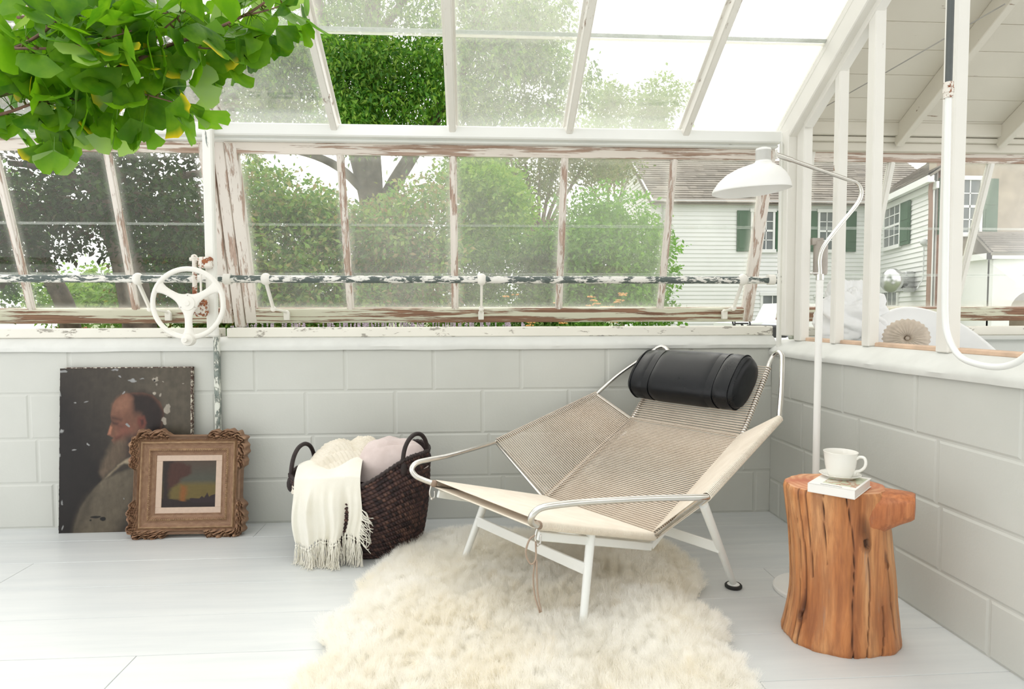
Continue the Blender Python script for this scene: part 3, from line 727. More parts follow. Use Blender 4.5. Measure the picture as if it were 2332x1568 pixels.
m = M(); m.grid(P, False, True, a=A); m.build('log', MT['log'], st, tuple(so_), smooth=True, fix=True)
cen = P[-1].mean(0); R_ = [P[-1], cen+(P[-1]-cen)*.93+V(0, 0, .0012), cen+(P[-1]-cen)*.5+V(0, 0, .0015), cen+(P[-1]-cen)*.01+V(0, 0, .0015)]
# the cracks' ends show on the top
m = M(); m.grid(R_, False, True); m.build('sawn_top', MT['logtop'], st, tuple(so_), smooth=True, fix=True)
m = M(); m.grid([P[0], cen*V(1, 1, 0)+(P[0]-cen*V(1, 1, 0))*.02], False, True); m.build('sawn_bottom', MT['logtop'], st, tuple(so_), fix=True)
# branch stub: grows out towards the near right, cut flat on top
ringb = []
dr = V(.80, -.60, 0); pr = V(.60, .80, 0)
secs = [(.055, .085, .30, .4615), (.10, .075, .325, .4622), (.135, .066, .352, .4622), (.165, .058, .372, .4618), (.190, .050, .385, .4605), (.198, .046, .392, .4570)]
for (d, hw_, zb, zt) in secs:
    rg_ = []; c0 = V(1.072, 1.80, 0)+dr*d
    for a in np.linspace(0, 2*PI, 40, endpoint=False):
        x = math.cos(a); y = math.sin(a)
        zz = (zt+zb)/2+np.sign(y)*abs(y)**.62*(zt-zb)/2; xx = np.sign(x)*abs(x)**.72*hw_*(1-.20*max(0, -y))
        rg_.append(c0+pr*xx+V(0, 0, zz)+dr*.003*(vnoise(x*3+5, y*3+5, 7)-.5))
    ringb.append(rg_)
m = M(); AB = np.ones((len(secs), 40, 3))*V(.86, .66, .60)
m.grid(ringb, False, True, a=AB); m.grid([ringb[-1], np.array(ringb[-1])*.02+np.mean(ringb[-1], 0)*.98+dr*.002], False, True, a=np.ones((2, 40, 3))*V(.8, .52, .45)); m.build('branch_stub', MT['log'], st, tuple(so_), smooth=SM, fix=True)

# ---------------------------------------------------------------- book, saucer, cup on the stump
BZ = .4655
bk = [V(.9360, 1.7095, 0)]; ba = math.radians(-46)
BX_ = V(math.cos(ba), math.sin(ba), 0); bl = 1.0; BX_ /= bl; BY_ = V(-BX_[1], BX_[0], 0); BY_ *= np.sign(BY_[1]); bw = .172; bl = .120
book = empty('book', tuple(bk[0]+V(0, 0, BZ)), label='small white paperback book lying under the cup on the stump', cat='book')
def bb(m, u0, u1, v0, v1, z0, z1, bev=.0006, a=None):
    t = M().box((u0, v0, z0), (u1, v1, z1), None, bev); return m.join(t, np.stack([BX_, BY_, V(0, 0, 1)], 1))
cover = plain('white_card_cover', (.84, .82, .79), .4, 0, .02, 12)
m = bb(M(), 0, bl, 0, bw, .0235, .025); bb(m, 0, bl, 0, bw, 0, .0015); bb(m, 0, bl, 0, .0016, 0, .025); m.build('cover', cover, book)
m = bb(M(), .002, bl-.003, .0016, bw-.003, .0015, .0235); PG = NT('page_edges'); wv = PG.n('ShaderNodeTexWave', {'Vector': PG.coord(), 'Scale': 230, 'Distortion': .4}, bands_direction='Z')
m.build('pages', PG.done(PG.bsdf(PG.mix(wv.outputs[0], (.66, .58, .54), (.80, .74, .70)), .8)), book)
PT = NT('cover_picture'); nz = PT.noise(PT.coord(), 26, 3); m = bb(M(), .030, bl-.006, .030, bw-.018, .0250, .0253, 0)
m.build('cover_picture', PT.done(PT.bsdf(PT.ramp(nz, [(.38, (.62, .63, .50)), (.52, (.50, .54, .40)), (.58, (.42, .20, .12)), (.66, (.60, .60, .52))]), .4)), book)
m = bb(M(), .030, .085, .010, .0145, .0250, .0253, 0); m.build('title_bar', plain('grey_print', (.22, .22, .23), .5), book)
CERA = plain('white_porcelain', (.82, .81, .77), .12, 0, .01, 6)
cupc = V(1.060, 1.760, BZ+.0253)
sau = M().lathe([(.0001, .0012), (.030, .0012), (.032, .0), (.036, .0), (.037, .003), (.046, .0055), (.0545, .0105), (.0555, .0115), (.053, .0120), (.044, .0085), (.036, .0052), (.0001, .005)], 48, cupc)
tag(sau.build('saucer', CERA, off=tuple(cupc), smooth=SM, fix=True), 'white porcelain saucer between the cup and the book', 'saucer')
cup = empty('coffee_cup', tuple(cupc+V(0, 0, .0055)), label='white porcelain coffee cup with curled handle standing on the book', cat='cup')
cc = (0, 0, 0)
prof = [(.0001, .004), (.026, .0035), (.0275, .0), (.031, .0), (.033, .004), (.0375, .014), (.0405, .030), (.0430, .052), (.0455, .0685), (.0460, .0695), (.0452, .0700), (.0438, .0680), (.0412, .052), (.0388, .030), (.0355, .014), (.028, .0065), (.0001, .0055)]
M().lathe(prof, 56, cc).build('bowl', CERA, cup, smooth=SM, fix=True)
M().lathe([(.0001, .050), (.0405, .050)], 40, cc).build('coffee', plain('pale_tea', (.55, .50, .42), .1), cup)
hd = V(.66, -.75, 0)
hp = [hd*.040+V(0, 0, .052), hd*.050+V(0, 0, .0605), hd*.062+V(0, 0, .060), hd*.0665+V(0, 0, .048), hd*.063+V(0, 0, .033), hd*.052+V(0, 0, .022), hd*.042+V(0, 0, .0185), hd*.0385+V(0, 0, .0125)]
M().tube(cr(hp, 8), .0042, 10).build('handle', CERA, cup, smooth=SM)

# ---------------------------------------------------------------- leaning portrait
def paint_layers(W_, H_, base, layers, seed):
    y, x = np.mgrid[0:1:H_*1j, 0:1:W_*1j]; img = base(x, y)
    for poly, col, soft, nz, tex in layers:
        wx = (vnoise(x*18, y*22, seed, 3)-.5)*nz; wy = (vnoise(x*18+40, y*22+11, seed+1, 3)-.5)*nz
        ins = inpoly(x+wx, y+wy, poly); d = dpoly(x+wx, y+wy, poly); sd_ = np.where(ins, d, -d)
        a = np.clip(sd_/max(soft, 1e-4)*.5+.5, 0, 1); a = (a*a*(3-2*a))[..., None]
        c = np.array(col)[None, None]*(1+tex*(vnoise(x*60, y*20, seed+3, 3)-.5)*2)[..., None]
        img = img*(1-a)+c*a; seed += 5
    return np.clip(img, 0.002, 1)
def g8(*c): return tuple(((v/255+.055)/1.055)**2.4 if v > 10 else v/255/12.92 for v in c)
def zc(pts): return [((px-492)/930, (py-205)/1175) for px, py in pts]
def pbase(x, y):
    L = np.array(g8(96, 92, 82)); Dk = np.array(g8(34, 27, 26)); Md = np.array(g8(60, 54, 47))
    k = np.clip(x*1.15+.25-y*.95+.22*(vnoise(x*4, y*4, 31)-.5), 0, 1)[..., None]; k2 = np.clip((x-.45)*3, 0, 1)[..., None]
    im = Dk*(1-k)+L*k; im = im*(1-.25*(1-k2)*k)
    im *= (1+.22*(vnoise(x*50, y*9, 7, 3)-.5))[..., None]; return im
por = [
 (zc([(1100, 560), (1215, 520), (1235, 600), (1220, 760), (1160, 860), (1060, 840), (1040, 700)]), g8(38, 26, 27), .02, .01, .1),
 (zc([(862, 480), (880, 440), (930, 398), (1000, 382), (1080, 382), (1150, 402), (1200, 450), (1230, 520), (1225, 600), (1200, 680), (1100, 740), (1040, 790), (960, 800), (900, 770), (868, 745), (858, 722), (872, 706), (852, 694), (828, 682), (846, 628), (858, 590), (850, 550)]), g8(132, 88, 68), .006, .004, .10),
 (zc([(985, 385), (1080, 382), (1150, 402), (1200, 450), (1232, 520), (1225, 610), (1200, 690), (1120, 720), (1090, 640), (1060, 545), (1010, 520), (1000, 450)]), g8(48, 33, 31), .035, .02, .2),
 (zc([(870, 470), (900, 425), (960, 400), (1000, 430), (985, 500), (900, 520), (864, 530)]), g8(150, 104, 82), .03, .01, .08),
 (zc([(900, 610), (960, 600), (1000, 640), (980, 690), (920, 700)]), g8(140, 82, 66), .045, .01, .1),
 (zc([(1045, 560), (1090, 550), (1105, 600), (1085, 645), (1055, 640), (1040, 600)]), g8(128, 62, 48), .014, .005, .1),
 (zc([(1062, 580), (1085, 575), (1088, 610), (1070, 625)]), g8(84, 40, 34), .01, .003, .1),
 (zc([(862, 588), (880, 598), (905, 602), (898, 614), (866, 606)]), g8(52, 30, 28), .016, .004, .1),
 (zc([(905, 615), (940, 622), (930, 632), (905, 626)]), g8(100, 62, 52), .02, .004, .1),
 (zc([(858, 556), (890, 560), (930, 574), (925, 584), (880, 574), (860, 570)]), g8(78, 48, 40), .018, .004, .1),
 (zc([(850, 620), (862, 630), (852, 680), (832, 682), (840, 650)]), g8(196, 130, 100), .008, .002, .05),
 (zc([(880, 700), (930, 690), (925, 740), (885, 745)]), g8(108, 58, 44), .014, .004, .1),
 (zc([(868, 745), (930, 720), (990, 700), (1020, 780), (960, 850), (880, 930), (800, 990), (778, 945), (792, 880), (830, 800)]), g8(108, 94, 78), .03, .03, .28),
 (zc([(960, 700), (1060, 680), (1060, 800), (960, 850)]), g8(66, 46, 42), .04, .02, .15),
 (zc([(1040, 826), (960, 862), (880, 920), (815, 985), (700, 1115), (640, 1205), (605, 1330), (590, 1400), (1440, 1400), (1440, 1000), (1250, 880)]), g8(108, 102, 88), .010, .006, .16),
 (zc([(1040, 890), (1060, 1000), (1010, 1150), (940, 1300), (900, 1400), (1440, 1400), (1440, 900)]), g8(58, 52, 48), .06, .03, .12),
 (zc([(700, 1115), (760, 1060), (720, 1200), (640, 1390), (592, 1390), (612, 1290), (645, 1200)]), g8(86, 80, 68), .04, .02, .12),
 (zc([(1045, 826), (960, 866), (900, 905), (950, 895), (1045, 900)]), g8(176, 168, 146), .008, .006, .08),
 (zc([(905, 905), (870, 940), (815, 992), (850, 972), (930, 905)]), g8(150, 140, 118), .006, .006, .1),
 (zc([(945, 890), (1040, 905), (1000, 925), (900, 960), (840, 990), (880, 945)]), g8(64, 58, 52), .012, .006, .1)]
fl1 = g8(160, 172, 184)
for cx_, cy_, rx_, ry_ in [(515, 228, 34, 14), (880, 222, 36, 10), (1003, 290, 34, 14), (910, 270, 14, 6), (1162, 290, 30, 26), (1170, 335, 14, 14), (1160, 395, 18, 16), (1208, 412, 10, 14), (1255, 500, 26, 44), (1240, 590, 22, 40), (974, 618, 14, 14), (588, 788, 22, 6), (512, 655, 12, 10), (496, 380, 10, 34), (700, 745, 14, 10), (675, 452, 18, 6), (600, 460, 12, 5), (940, 385, 8, 7), (1150, 672, 20, 8), (1215, 315, 10, 6), (1360, 318, 8, 5), (500, 820, 8, 12), (517, 1160, 8, 20), (520, 1340, 8, 26), (990, 1270, 10, 8), (945, 1145, 5, 12), (1075, 285, 22, 6)]:
    po_ = [(cx_+rx_*math.cos(q)*(.7+.5*random.random()), cy_+ry_*math.sin(q)*(.7+.5*random.random())) for q in np.linspace(0, 2*PI, 12, endpoint=False)]
    por.append((zc([((a_-cx_)*.8+cx_, (b__-cy_)*.8+cy_) for a_, b__ in po_]), g8(176, 176, 170) if cx_ > 1100 else fl1, .003, .034, .15))
for cx_, cy_, rx_, ry_ in [(1160, 296, 8, 8), (750, 1270, 40, 8), (800, 1285, 22, 14), (715, 1292, 8, 6)]:
    por.append((zc([(cx_+rx_*math.cos(q), cy_+ry_*math.sin(q)) for q in np.linspace(0, 2*PI, 10, endpoint=False)]), g8(25, 22, 22), .003, .01, .1))
img = paint_layers(300, 380, pbase, por, 5)
lum_ = img.mean(-1, keepdims=True); img = (img*.80+lum_*.20)*np.array((.70, .63, .56))*(.50+.50*np.clip(lum_/.05, 0, 1)); gy_, gx_ = np.mgrid[0:1:380j, 0:1:300j]; img = img*(1+.5*(vnoise(gx_*26+gy_*9, gy_*30-gx_*5, 77, 4)-.5))[..., None]
CAN = NT('old_oil_paint'); nz = CAN.noise(CAN.coord(), 160, 3)
MT['oil'] = CAN.done(CAN.bsdf(CAN.attr(), .42, CAN.bump(nz, .25, .001), 0, .35))
PW, PH, TILT = .565, .728, math.radians(4.0)
pic = empty('portrait_painting', (-1.824, 2.905, 0), label='unframed flaking oil portrait of a bearded man in profile leaning on the wall', cat='painting')
pic.rotation_euler = (-TILT, 0, math.radians(0.0))
G = np.zeros((380, 300, 3)); yy, xx = np.mgrid[0:380, 0:300]
G[..., 0] = xx/299*PW; G[..., 2] = (1-yy/379)*PH; G[..., 1] = -.0005
G[:, -1, 0] += (vnoise(np.arange(380)*.2, 3, 3)-.5)*.006; G[:, 0, 0] += (vnoise(np.arange(380)*.2, 9, 4)-.5)*.003
m = M().grid(G, flip=False, a=img); m.build('canvas', MT['oil'], pic, smooth=True, fix=False)
m = M().box((0, 0, 0), (PW+.004, .022, PH)); m.build('stretcher', peel('worn_canvas_edge', (.55, .50, .42), (.05, .04, .035), .42, (1, 1, 1), 60, .7), pic)
m = M().box((PW-.001, -.002, 0), (PW+.006, .021, PH+.004), None, .002); m.box((0.02, -.001, PH-.001), (PW+.006, .021, PH+.004), None, .0015); m.build('worn_edge', peel('flaking_edge', (.60, .56, .47), (.09, .05, .04), .45, (1, 1, 1), 70, .7), pic)

# ---------------------------------------------------------------- carved frame with a small landscape
FW, FH = .478, .452
fr = empty('framed_landscape', (-1.478, 2.835, 0), label='small dark landscape in a carved gilt wood frame leaning against the portrait', cat='painting')
fr.rotation_euler = (-math.radians(7), math.radians(.6), math.radians(1.0))
def cornerk(u, v):
    """1 on the carved corner cartouches, 0 along the plain middles"""
    cx = min(u, FW-u); cy = min(v, FH-v)
    return cx, cy
inner = (.108, .100)   # width of the moulding
nS = 520; nR = 72
per = []
def perim(t):
    """outer rectangle point and inward diagonal mitre for parameter t in 0..4"""
    s = int(t) % 4; f = t-int(t)
    c = [(0, 0), (FW, 0), (FW, FH), (0, FH)]; a, b = c[s], c[(s+1) % 4]
    return a[0]+(b[0]-a[0])*f, a[1]+(b[1]-a[1])*f, s, f
prof = [(0, .0), (.015, .030), (.06, .040), (.16, .044), (.27, .040), (.33, .028), (.36, .026), (.40, .036), (.44, .037), (.50, .028), (.60, .022), (.68, .024), (.72, .029), (.77, .029), (.82, .020), (.90, .016), (.96, .018), (1, .010)]
pu = np.array([p[0] for p in prof]); pv = np.array([p[1] for p in prof])
G = np.zeros((nS, nR, 3)); A = np.ones((nS, nR, 3))
for i in range(nS):
    x0, z0, s, f = perim(4*i/nS); L = FW if s % 2 == 0 else FH; dl = f*L; de = min(dl, L-dl)
    ix = .104 if x0 < FW/2 else FW-.104; 
    xi = .104+(x0/FW)*(FW-.208); zi = .104+(z0/FH)*(FH-.208)
    carve = 1/(1+math.exp((de-.150)/.004)); bulge = carve*(.010+.005*math.sin(dl*85+s)+.0035*math.sin(dl*190+1.7*s))
    corner = max(0, 1-de/.030); rnd = corner**2*.020
    o2 = bulge-rnd-.0*corner
    rec = -(1-carve)*.012
    nx, nz = [(0, -1), (1, 0), (0, 1), (-1, 0)][s]
    ce = V([-1, 1][x0 > FW/2], 0, [-1, 1][z0 > FH/2])*rnd*-.6
    for j in range(nR):
        u = (j/(nR-1)); h = float(np.interp(u, pu, pv))
        x = x0+(xi-x0)*u; z = z0+(zi-z0)*u; sh_ = max(0, 1-u/.33)
        x += nx*(o2+rec)*sh_; z += nz*(o2+rec)*sh_; x += ce[0]*sh_; z += ce[2]*sh_
        rel = 0.0
        if u < .34:
            uu = u/.34
            rel = carve*(.0085*math.sin(dl*170+9*math.sin(uu*5+s)+uu*9)*math.sin(uu*PI)+.0055*math.sin(dl*360-uu*18+3*math.sin(dl*90))*math.sin(uu*PI)) + (1-carve)*.0022*math.sin(uu*9)
            rel -= (1-carve)*.010*math.sin(uu*PI)
            if abs(de-.03) < .008 and .25 < uu < .55 and corner == 0: rel -= .012
        elif .70 < u < .80: rel = .0018*math.sin(dl*520)
        elif .50 < u < .68: rel = .0008*(vnoise(dl*300, u*40, 3)-.5)*2
        rel += .0012*(vnoise(dl*160, u*60, 9)-.5)*2
        G[i, j] = (x, -(h+rel), z)
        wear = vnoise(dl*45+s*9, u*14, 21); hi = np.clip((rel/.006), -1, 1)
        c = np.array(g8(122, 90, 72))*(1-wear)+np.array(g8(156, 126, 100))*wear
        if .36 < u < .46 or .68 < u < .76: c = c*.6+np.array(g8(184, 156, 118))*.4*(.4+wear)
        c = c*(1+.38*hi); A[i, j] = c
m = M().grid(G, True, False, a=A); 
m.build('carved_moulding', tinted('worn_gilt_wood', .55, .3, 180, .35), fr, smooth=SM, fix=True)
bkc = [(.004, .004), (FW-.004, FH-.004)]
M().box((.02, -.012, .02), (FW-.02, .0, FH-.02)).build('back_board', plain('brown_board', (.22, .14, .09), .7), fr)
lin_c = plain('pink_beige_liner', (.60, .46, .37), .75, 0, .04, 60)
m = M()
for (a0, a1, b0, b1) in ((.100, FW-.100, .100, .126), (.100, FW-.100, FH-.126, FH-.100), (.100, .126, .126, FH-.126), (FW-.126, FW-.100, .126, FH-.126)): m.box((a0, -.0155, b0), (a1, -.010, b1), None, .0015)
m.build('liner', lin_c, fr)
def lbase(x, y):
    im = np.zeros(x.shape+(3,)); A1 = np.array(g8(96, 80, 70)); A2 = np.array(g8(92, 92, 82)); A3 = np.array(g8(124, 108, 60)); A4 = np.array(g8(52, 44, 40))
    k1 = np.clip(y/.35, 0, 1)[..., None]; k2 = np.clip((y-.42)/.12, 0, 1)[..., None]; k3 = np.clip((y-.80)/.05, 0, 1)[..., None]
    im = A1*(1-k1)+A2*k1; im = im*(1-k2)+A3*k2; im = im*(1-k3)+A4*k3
    return im*(1+.18*(vnoise(x*20, y*30, 3)-.5))[..., None]
lay = [([(0, 0), (.20, 0), (.24, .2), (.20, .5), (.14, .7), (.16, 1), (0, 1)], g8(52, 42, 40), .06, .03, .1),
       ([(.15, .06), (.35, .03), (.52, .12), (.53, .28), (.38, .38), (.26, .52), (.12, .6), (.10, .3)], g8(84, 52, 44), .05, .05, .15),
       ([(.35, .52), (.45, .55), (.46, .7), (.42, .9), (.33, .92), (.34, .7)], g8(156, 100, 50), .05, .03, .1),
       ([(0, .84), (.2, .82), (.35, .86), (.6, .9), (1, .88), (1, 1), (0, 1)], g8(50, 40, 40), .015, .02, .1),
       ([(.52, .80), (.70, .81), (.74, .76), (.78, .80), (.84, .68), (.87, .78), (.92, .74), (1, .72), (1, .9), (.60, .90), (.53, .87)], g8(58, 46, 50), .008, .015, .1)]
limg = paint_layers(140, 110, lbase, lay, 40)*.6
G = np.zeros((110, 140, 3)); yy, xx = np.mgrid[0:110, 0:140]
G[..., 0] = .124+xx/139*(FW-.248); G[..., 2] = FH-.124-yy/109*(FH-.248); G[..., 1] = -.0125
M().grid(G, a=limg).build('landscape_canvas', MT['oil'], fr, smooth=True)
# ---------------------------------------------------------------- woven basket
bx0 = V(-.458, 2.655, 0)
bas = empty('woven_basket', tuple(bx0), label='dark brown woven basket with two loop handles holding knits and blankets', cat='basket')
def sst(x, a, b): t_ = np.clip((x-a)/(b-a), 0, 1); return t_*t_*(3-2*t_)
def rimz(th): c = np.cos(th); return .285 + .115*sst(c, -.15, .85) + .030*sst(-c, .35, 1) + .012*sst(np.sin(th), 0, 1)
def bpt(th, u, out=0.0):
    th = np.asarray(th, float); u = np.asarray(u, float)
    k = np.clip(u, 0, 1)**.62
    ax = .180+(.280-.180)*k + .010*np.sin(u*PI); ay = .150+(.200-.150)*k + .022*np.sin(u*PI)
    e = .86; cx = np.sign(np.cos(th))*np.abs(np.cos(th))**e; sy = np.sign(np.sin(th))*np.abs(np.sin(th))**e
    ox = .055*(1-k)
    x = (ax+out)*cx+ox; y = (ay+out)*sy; z = u*rimz(th)+.004
    z = np.where(u < .06, z*.8, z)
    return np.stack([x, y, z], -1)
NR_, NC_ = 19, 132; nu, nt = NR_*7, NC_*6
uu, tt = np.meshgrid(np.linspace(0, 1, nu+1), np.linspace(0, 2*PI, nt, endpoint=False), indexing='ij')
row = uu*NR_; col_ = tt/(2*PI)*NC_ + np.floor(row)*.5 + (row % 1)*.9
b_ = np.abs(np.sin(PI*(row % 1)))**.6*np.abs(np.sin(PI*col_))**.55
Pw = bpt(tt, uu, (b_*.0075-.002))
ids = (np.floor(row)*977+np.floor(col_)*131).astype(int); rv = RNG.random(5000)[ids % 5000]
hu = RNG.random(5000)[(ids*7+3) % 5000]
cA = np.array(g8(62, 42, 43)); cB = np.array(g8(110, 80, 70)); cC = np.array(g8(42, 28, 30))
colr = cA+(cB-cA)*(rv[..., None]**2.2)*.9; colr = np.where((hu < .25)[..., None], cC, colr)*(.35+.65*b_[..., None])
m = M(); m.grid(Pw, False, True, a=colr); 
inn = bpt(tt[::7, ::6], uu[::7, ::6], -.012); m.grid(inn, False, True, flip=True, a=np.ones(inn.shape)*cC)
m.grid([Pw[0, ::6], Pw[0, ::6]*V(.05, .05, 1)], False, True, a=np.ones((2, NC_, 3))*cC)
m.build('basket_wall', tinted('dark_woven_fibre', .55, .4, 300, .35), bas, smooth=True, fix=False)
m = M(); th = np.linspace(0, 2*PI, 160, endpoint=False)
for k, ph in enumerate((0, PI)):
    pr = bpt(th, np.ones(160), -.002)+np.stack([np.cos(th)*.004*np.cos(th*50+ph), np.sin(th)*.004*np.cos(th*50+ph), .004*np.sin(th*50+ph)], 1)
    m.tube(pr, .0065, 7, closed=True)
m.build('rim', plain('dark_braided_rim', g8(46, 32, 32), .6, 0, .2, 90, .3), bas, smooth=True)
def handle(t0, t1, rise, z0=-.02):
    a = bpt(math.radians(t0), 1.0, -.004); b = bpt(math.radians(t1), 1.0, -.004); pts = []
    for q in np.linspace(0, PI, 17):
        k = (1-math.cos(q))/2; zz = math.sin(q)**.8*rise
        pts.append(a+(b-a)*k+V(0, 0, z0+zz))
    d = (b-a)/np.linalg.norm(b-a); pr = np.cross(d, (0, 0, 1))
    m = M(); P = cr([pts[0]+V(0, 0, -.04)]+pts+[pts[-1]+V(0, 0, -.04)], 3); m.tube(P, .0088, 9)
    for ph in (0, 2.1, 4.2):
        s_ = np.arange(len(P))*.9
        m.tube(P+np.cos(s_+ph)[:, None]*.0048*pr+np.sin(s_+ph)[:, None]*.0036*V(0, 0, 1), .0045, 6)
    for e in (pts[0], pts[-1]): m.ball(e+V(0, 0, -.015), .022, 7, sc_=(.8, .8, 1.5))
    return m
hm = plain('dark_wrapped_handle', g8(44, 31, 31), .6, 0, .25, 70, .3)
handle(196, 140, .125).build('handle', hm, bas, smooth=True)
handle(-50, -6, .105).build('handle', hm, bas, smooth=True)

# ---- folded things heaped in the basket
def heap(cx, cy, z0, rx, ry, h, seed, fold, rib=None, n=110, rot=0, ex=2.4):
    t_ = np.linspace(0, 2*PI, n, endpoint=False); r_ = np.linspace(0, 1, 60); R2, T2 = np.meshgrid(r_, t_, indexing='ij')
    x = R2*np.cos(T2)*rx; y = R2*np.sin(T2)*ry; 
    fx = vnoise(x*12+seed, y*12+3, seed, 3)-.5; fy = vnoise(x*7+9, y*16+seed, seed+3, 2)-.5
    z = h*(1-R2**ex)**.75 + fold*(fx+1.2*np.abs(fy)-.3)*(1-R2**6) + .0
    z = z + np.where(R2 > .96, -.02, 0)
    if rib: 
        rx_ = x*math.cos(rib[1])+y*math.sin(rib[1])+.02*fx; ry_ = -x*math.sin(rib[1])+y*math.cos(rib[1])+z
        z = z+rib[2]*np.abs(np.sin(rx_*rib[0]))*(0.6+.4*np.abs(np.sin(ry_*rib[0]*1.3+PI*np.floor(rx_*rib[0]/PI))))
    c, s = math.cos(rot), math.sin(rot)
    return M().grid(np.stack([cx+x*c-y*s, cy+x*s+y*c, z0+z], -1), False, True)
KN = NT('cream_wool'); co = KN.coord(); n_ = KN.noise(co, 220, 3)
MT['wool'] = KN.done(KN.bsdf(KN.mix(KN.ramp(KN.noise(co, 9, 3), [(.3, 0), (.7, 1)]), (.74, .68, .57), (.83, .78, .69)), .95, KN.bump(n_, .5, .002), 0, .1, Sheen_Weight=.3))
kn = empty('cable_knit_sweater', (-.56, 2.62, .30), label='cream cable knit sweater bundled in the basket', cat='sweater'); ko = (-.56, 2.62, .30)
heap(-.535, 2.665, .325, .150, .125, .105, 5, .055, (210, .5, .0075), 220, .35).build('body', MT['wool'], kn, ko, smooth=True, fix=True)
heap(-.455, 2.70, .375, .085, .075, .075, 12, .04, (200, 1.2, .0075), 160, .1).build('shoulder', MT['wool'], kn, ko, smooth=True, fix=True)
heap(-.640, 2.595, .272, .085, .060, .070, 19, .03, (260, .25, .007), 160, .5).build('sleeve', MT['wool'], kn, ko, smooth=True, fix=True)
PKM = NT('dusty_pink_wool'); co = PKM.coord()
MT['pink'] = PKM.done(PKM.bsdf(PKM.mix(PKM.ramp(PKM.noise(co, 12, 4), [(.3, 0), (.7, 1)]), (.60, .50, .48), (.70, .60, .58)), .9, PKM.bump(PKM.noise(co, 170, 3), .35, .002), 0, .1, Sheen_Weight=.35))
m = heap(-.335, 2.665, .315, .160, .130, .125, 31, .028, None, 200, .25, 4); m.join(heap(-.240, 2.625, .360, .062, .075, .075, 33, .03, None, 100, .1))
tag(m.build('pink_blanket', MT['pink'], off=(-.335, 2.665, .315), smooth=True, fix=True), 'dusty pink wool blanket stuffed in the basket beside the sweater', 'blanket')
# ---- cream throw with a fringe, over the rim
TH = NT('ivory_woven_throw'); co = TH.coord((1, 1, 1)); n_ = TH.noise(co, 260, 2)
MT['throw'] = TH.done(TH.bsdf(TH.mix(TH.ramp(TH.noise(co, 7, 3), [(.3, 0), (.7, 1)]), (.82, .79, .70), (.87, .85, .78)), .9, TH.bump(n_, .4, .0015), 0, .1, Sheen_Weight=.2))
to = (-.565, 2.47, .2); thr = empty('fringed_throw', to, label='ivory throw with a tasselled fringe hanging over the basket front', cat='blanket')
def thp(u, v):
    """u across 0..1, v from the inside (0) over the rim to the hem (1)"""
    xs = -.700+.258*u; xt = -.690+.262*u
    f = .011*np.sin(u*17+.5)+.007*np.sin(u*31+2+v*2)+.004*np.sin(u*55+v*5); g = sst(v, .25, .6)
    cy = 2.462+.13*np.maximum(0, .55-u)**1.7 - .012*np.sin(u*3)
    k = np.clip((v-.24)/.76, 0, 1); kt = np.clip(v/.24, 0, 1)
    y = np.where(v < .24, 2.62+(cy-2.62)*kt**1.0, cy - .032*np.sin(np.minimum(k*3.2, PI/2)) + .018*k + f*g*(.5+.8*k))
    zt = .375+.012*np.sin(u*9)-.018*(1-u)
    zr = .356-.035*(1-u)**2 - .015*u
    z = np.where(v < .24, zt+(zr-zt)*kt**2.2, zr-(zr-.098+.018*np.sin(u*5+1)+.012*np.sin(u*13))*k**1.02)
    x = np.where(v < .24, xs+(xt-xs)*kt, xt+.010*np.sin(v*7+u*4)*k+.014*k*(u-.3))
    return np.stack([x, y, z], -1)
uu, vv = np.meshgrid(np.linspace(0, 1, 120), np.linspace(0, 1, 110), indexing='ij')
Pt = thp(uu, vv); m = M(); m.grid(Pt); m.grid(Pt+V(0, .004, 0), flip=True)
edge = np.stack([Pt[:, -1], Pt[:, -1]+V(0, .004, 0)], 1); m.grid(edge); m.grid(np.stack([Pt[-1], Pt[-1]+V(0, .004, 0)], 1)); m.grid(np.stack([Pt[0], Pt[0]+V(0, .004, 0)], 1))
m.build('cloth', MT['throw'], thr, to, smooth=True)
m = M(); rr = random.Random(5)
for i in range(46):
    u = (i+.5)/46; a0 = thp(np.array(u), np.array(1.0)); L = rr.uniform(.085, .125)
    kn_ = a0+V(rr.uniform(-.003, .003), -.001, -.012)
    m.ball(kn_, .0045, 5)
    for s_ in range(6):
        dx, dy = rr.uniform(-.016, .016), rr.uniform(-.012, .014); pts = [a0+V(rr.uniform(-.002, .002), 0, .004), kn_]
        zz = kn_[2]; x, y = kn_[0], kn_[1]
        for k in range(1, 7):
            x += dx/6+rr.uniform(-.0035, .0035); y += dy/6+rr.uniform(-.003, .003); zz = max(.004+rr.random()*.004, kn_[2]-L*k/6*rr.uniform(.9, 1.05)); 
            if zz < .012: y -= .008
            pts.append(V(x, y, zz))
        m.tube(cr(pts, 2), np.linspace(.0018, .0009, 15), 5)
m.build('fringe', MT['throw'], thr, to, smooth=True)
m = M()
for i in range(16):   # ravelled side edge towards the bottom right
    v = .62+.38*i/16; a0 = thp(np.array(1.0), np.array(v)); pts = [a0]
    for k in range(1, 5): pts.append(a0+V(.009*k+rr.uniform(-.004, .006), -.004*k*rr.random(), -.010*k*rr.uniform(.6, 1.5)))
    for s_ in range(2): m.tube(cr([p+V(*(rr.uniform(-.003, .003) for _ in range(3))) for p in pts], 2), np.linspace(.0018, .0008, 9), 5)
m.build('side_fringe', MT['throw'], thr, to, smooth=True)

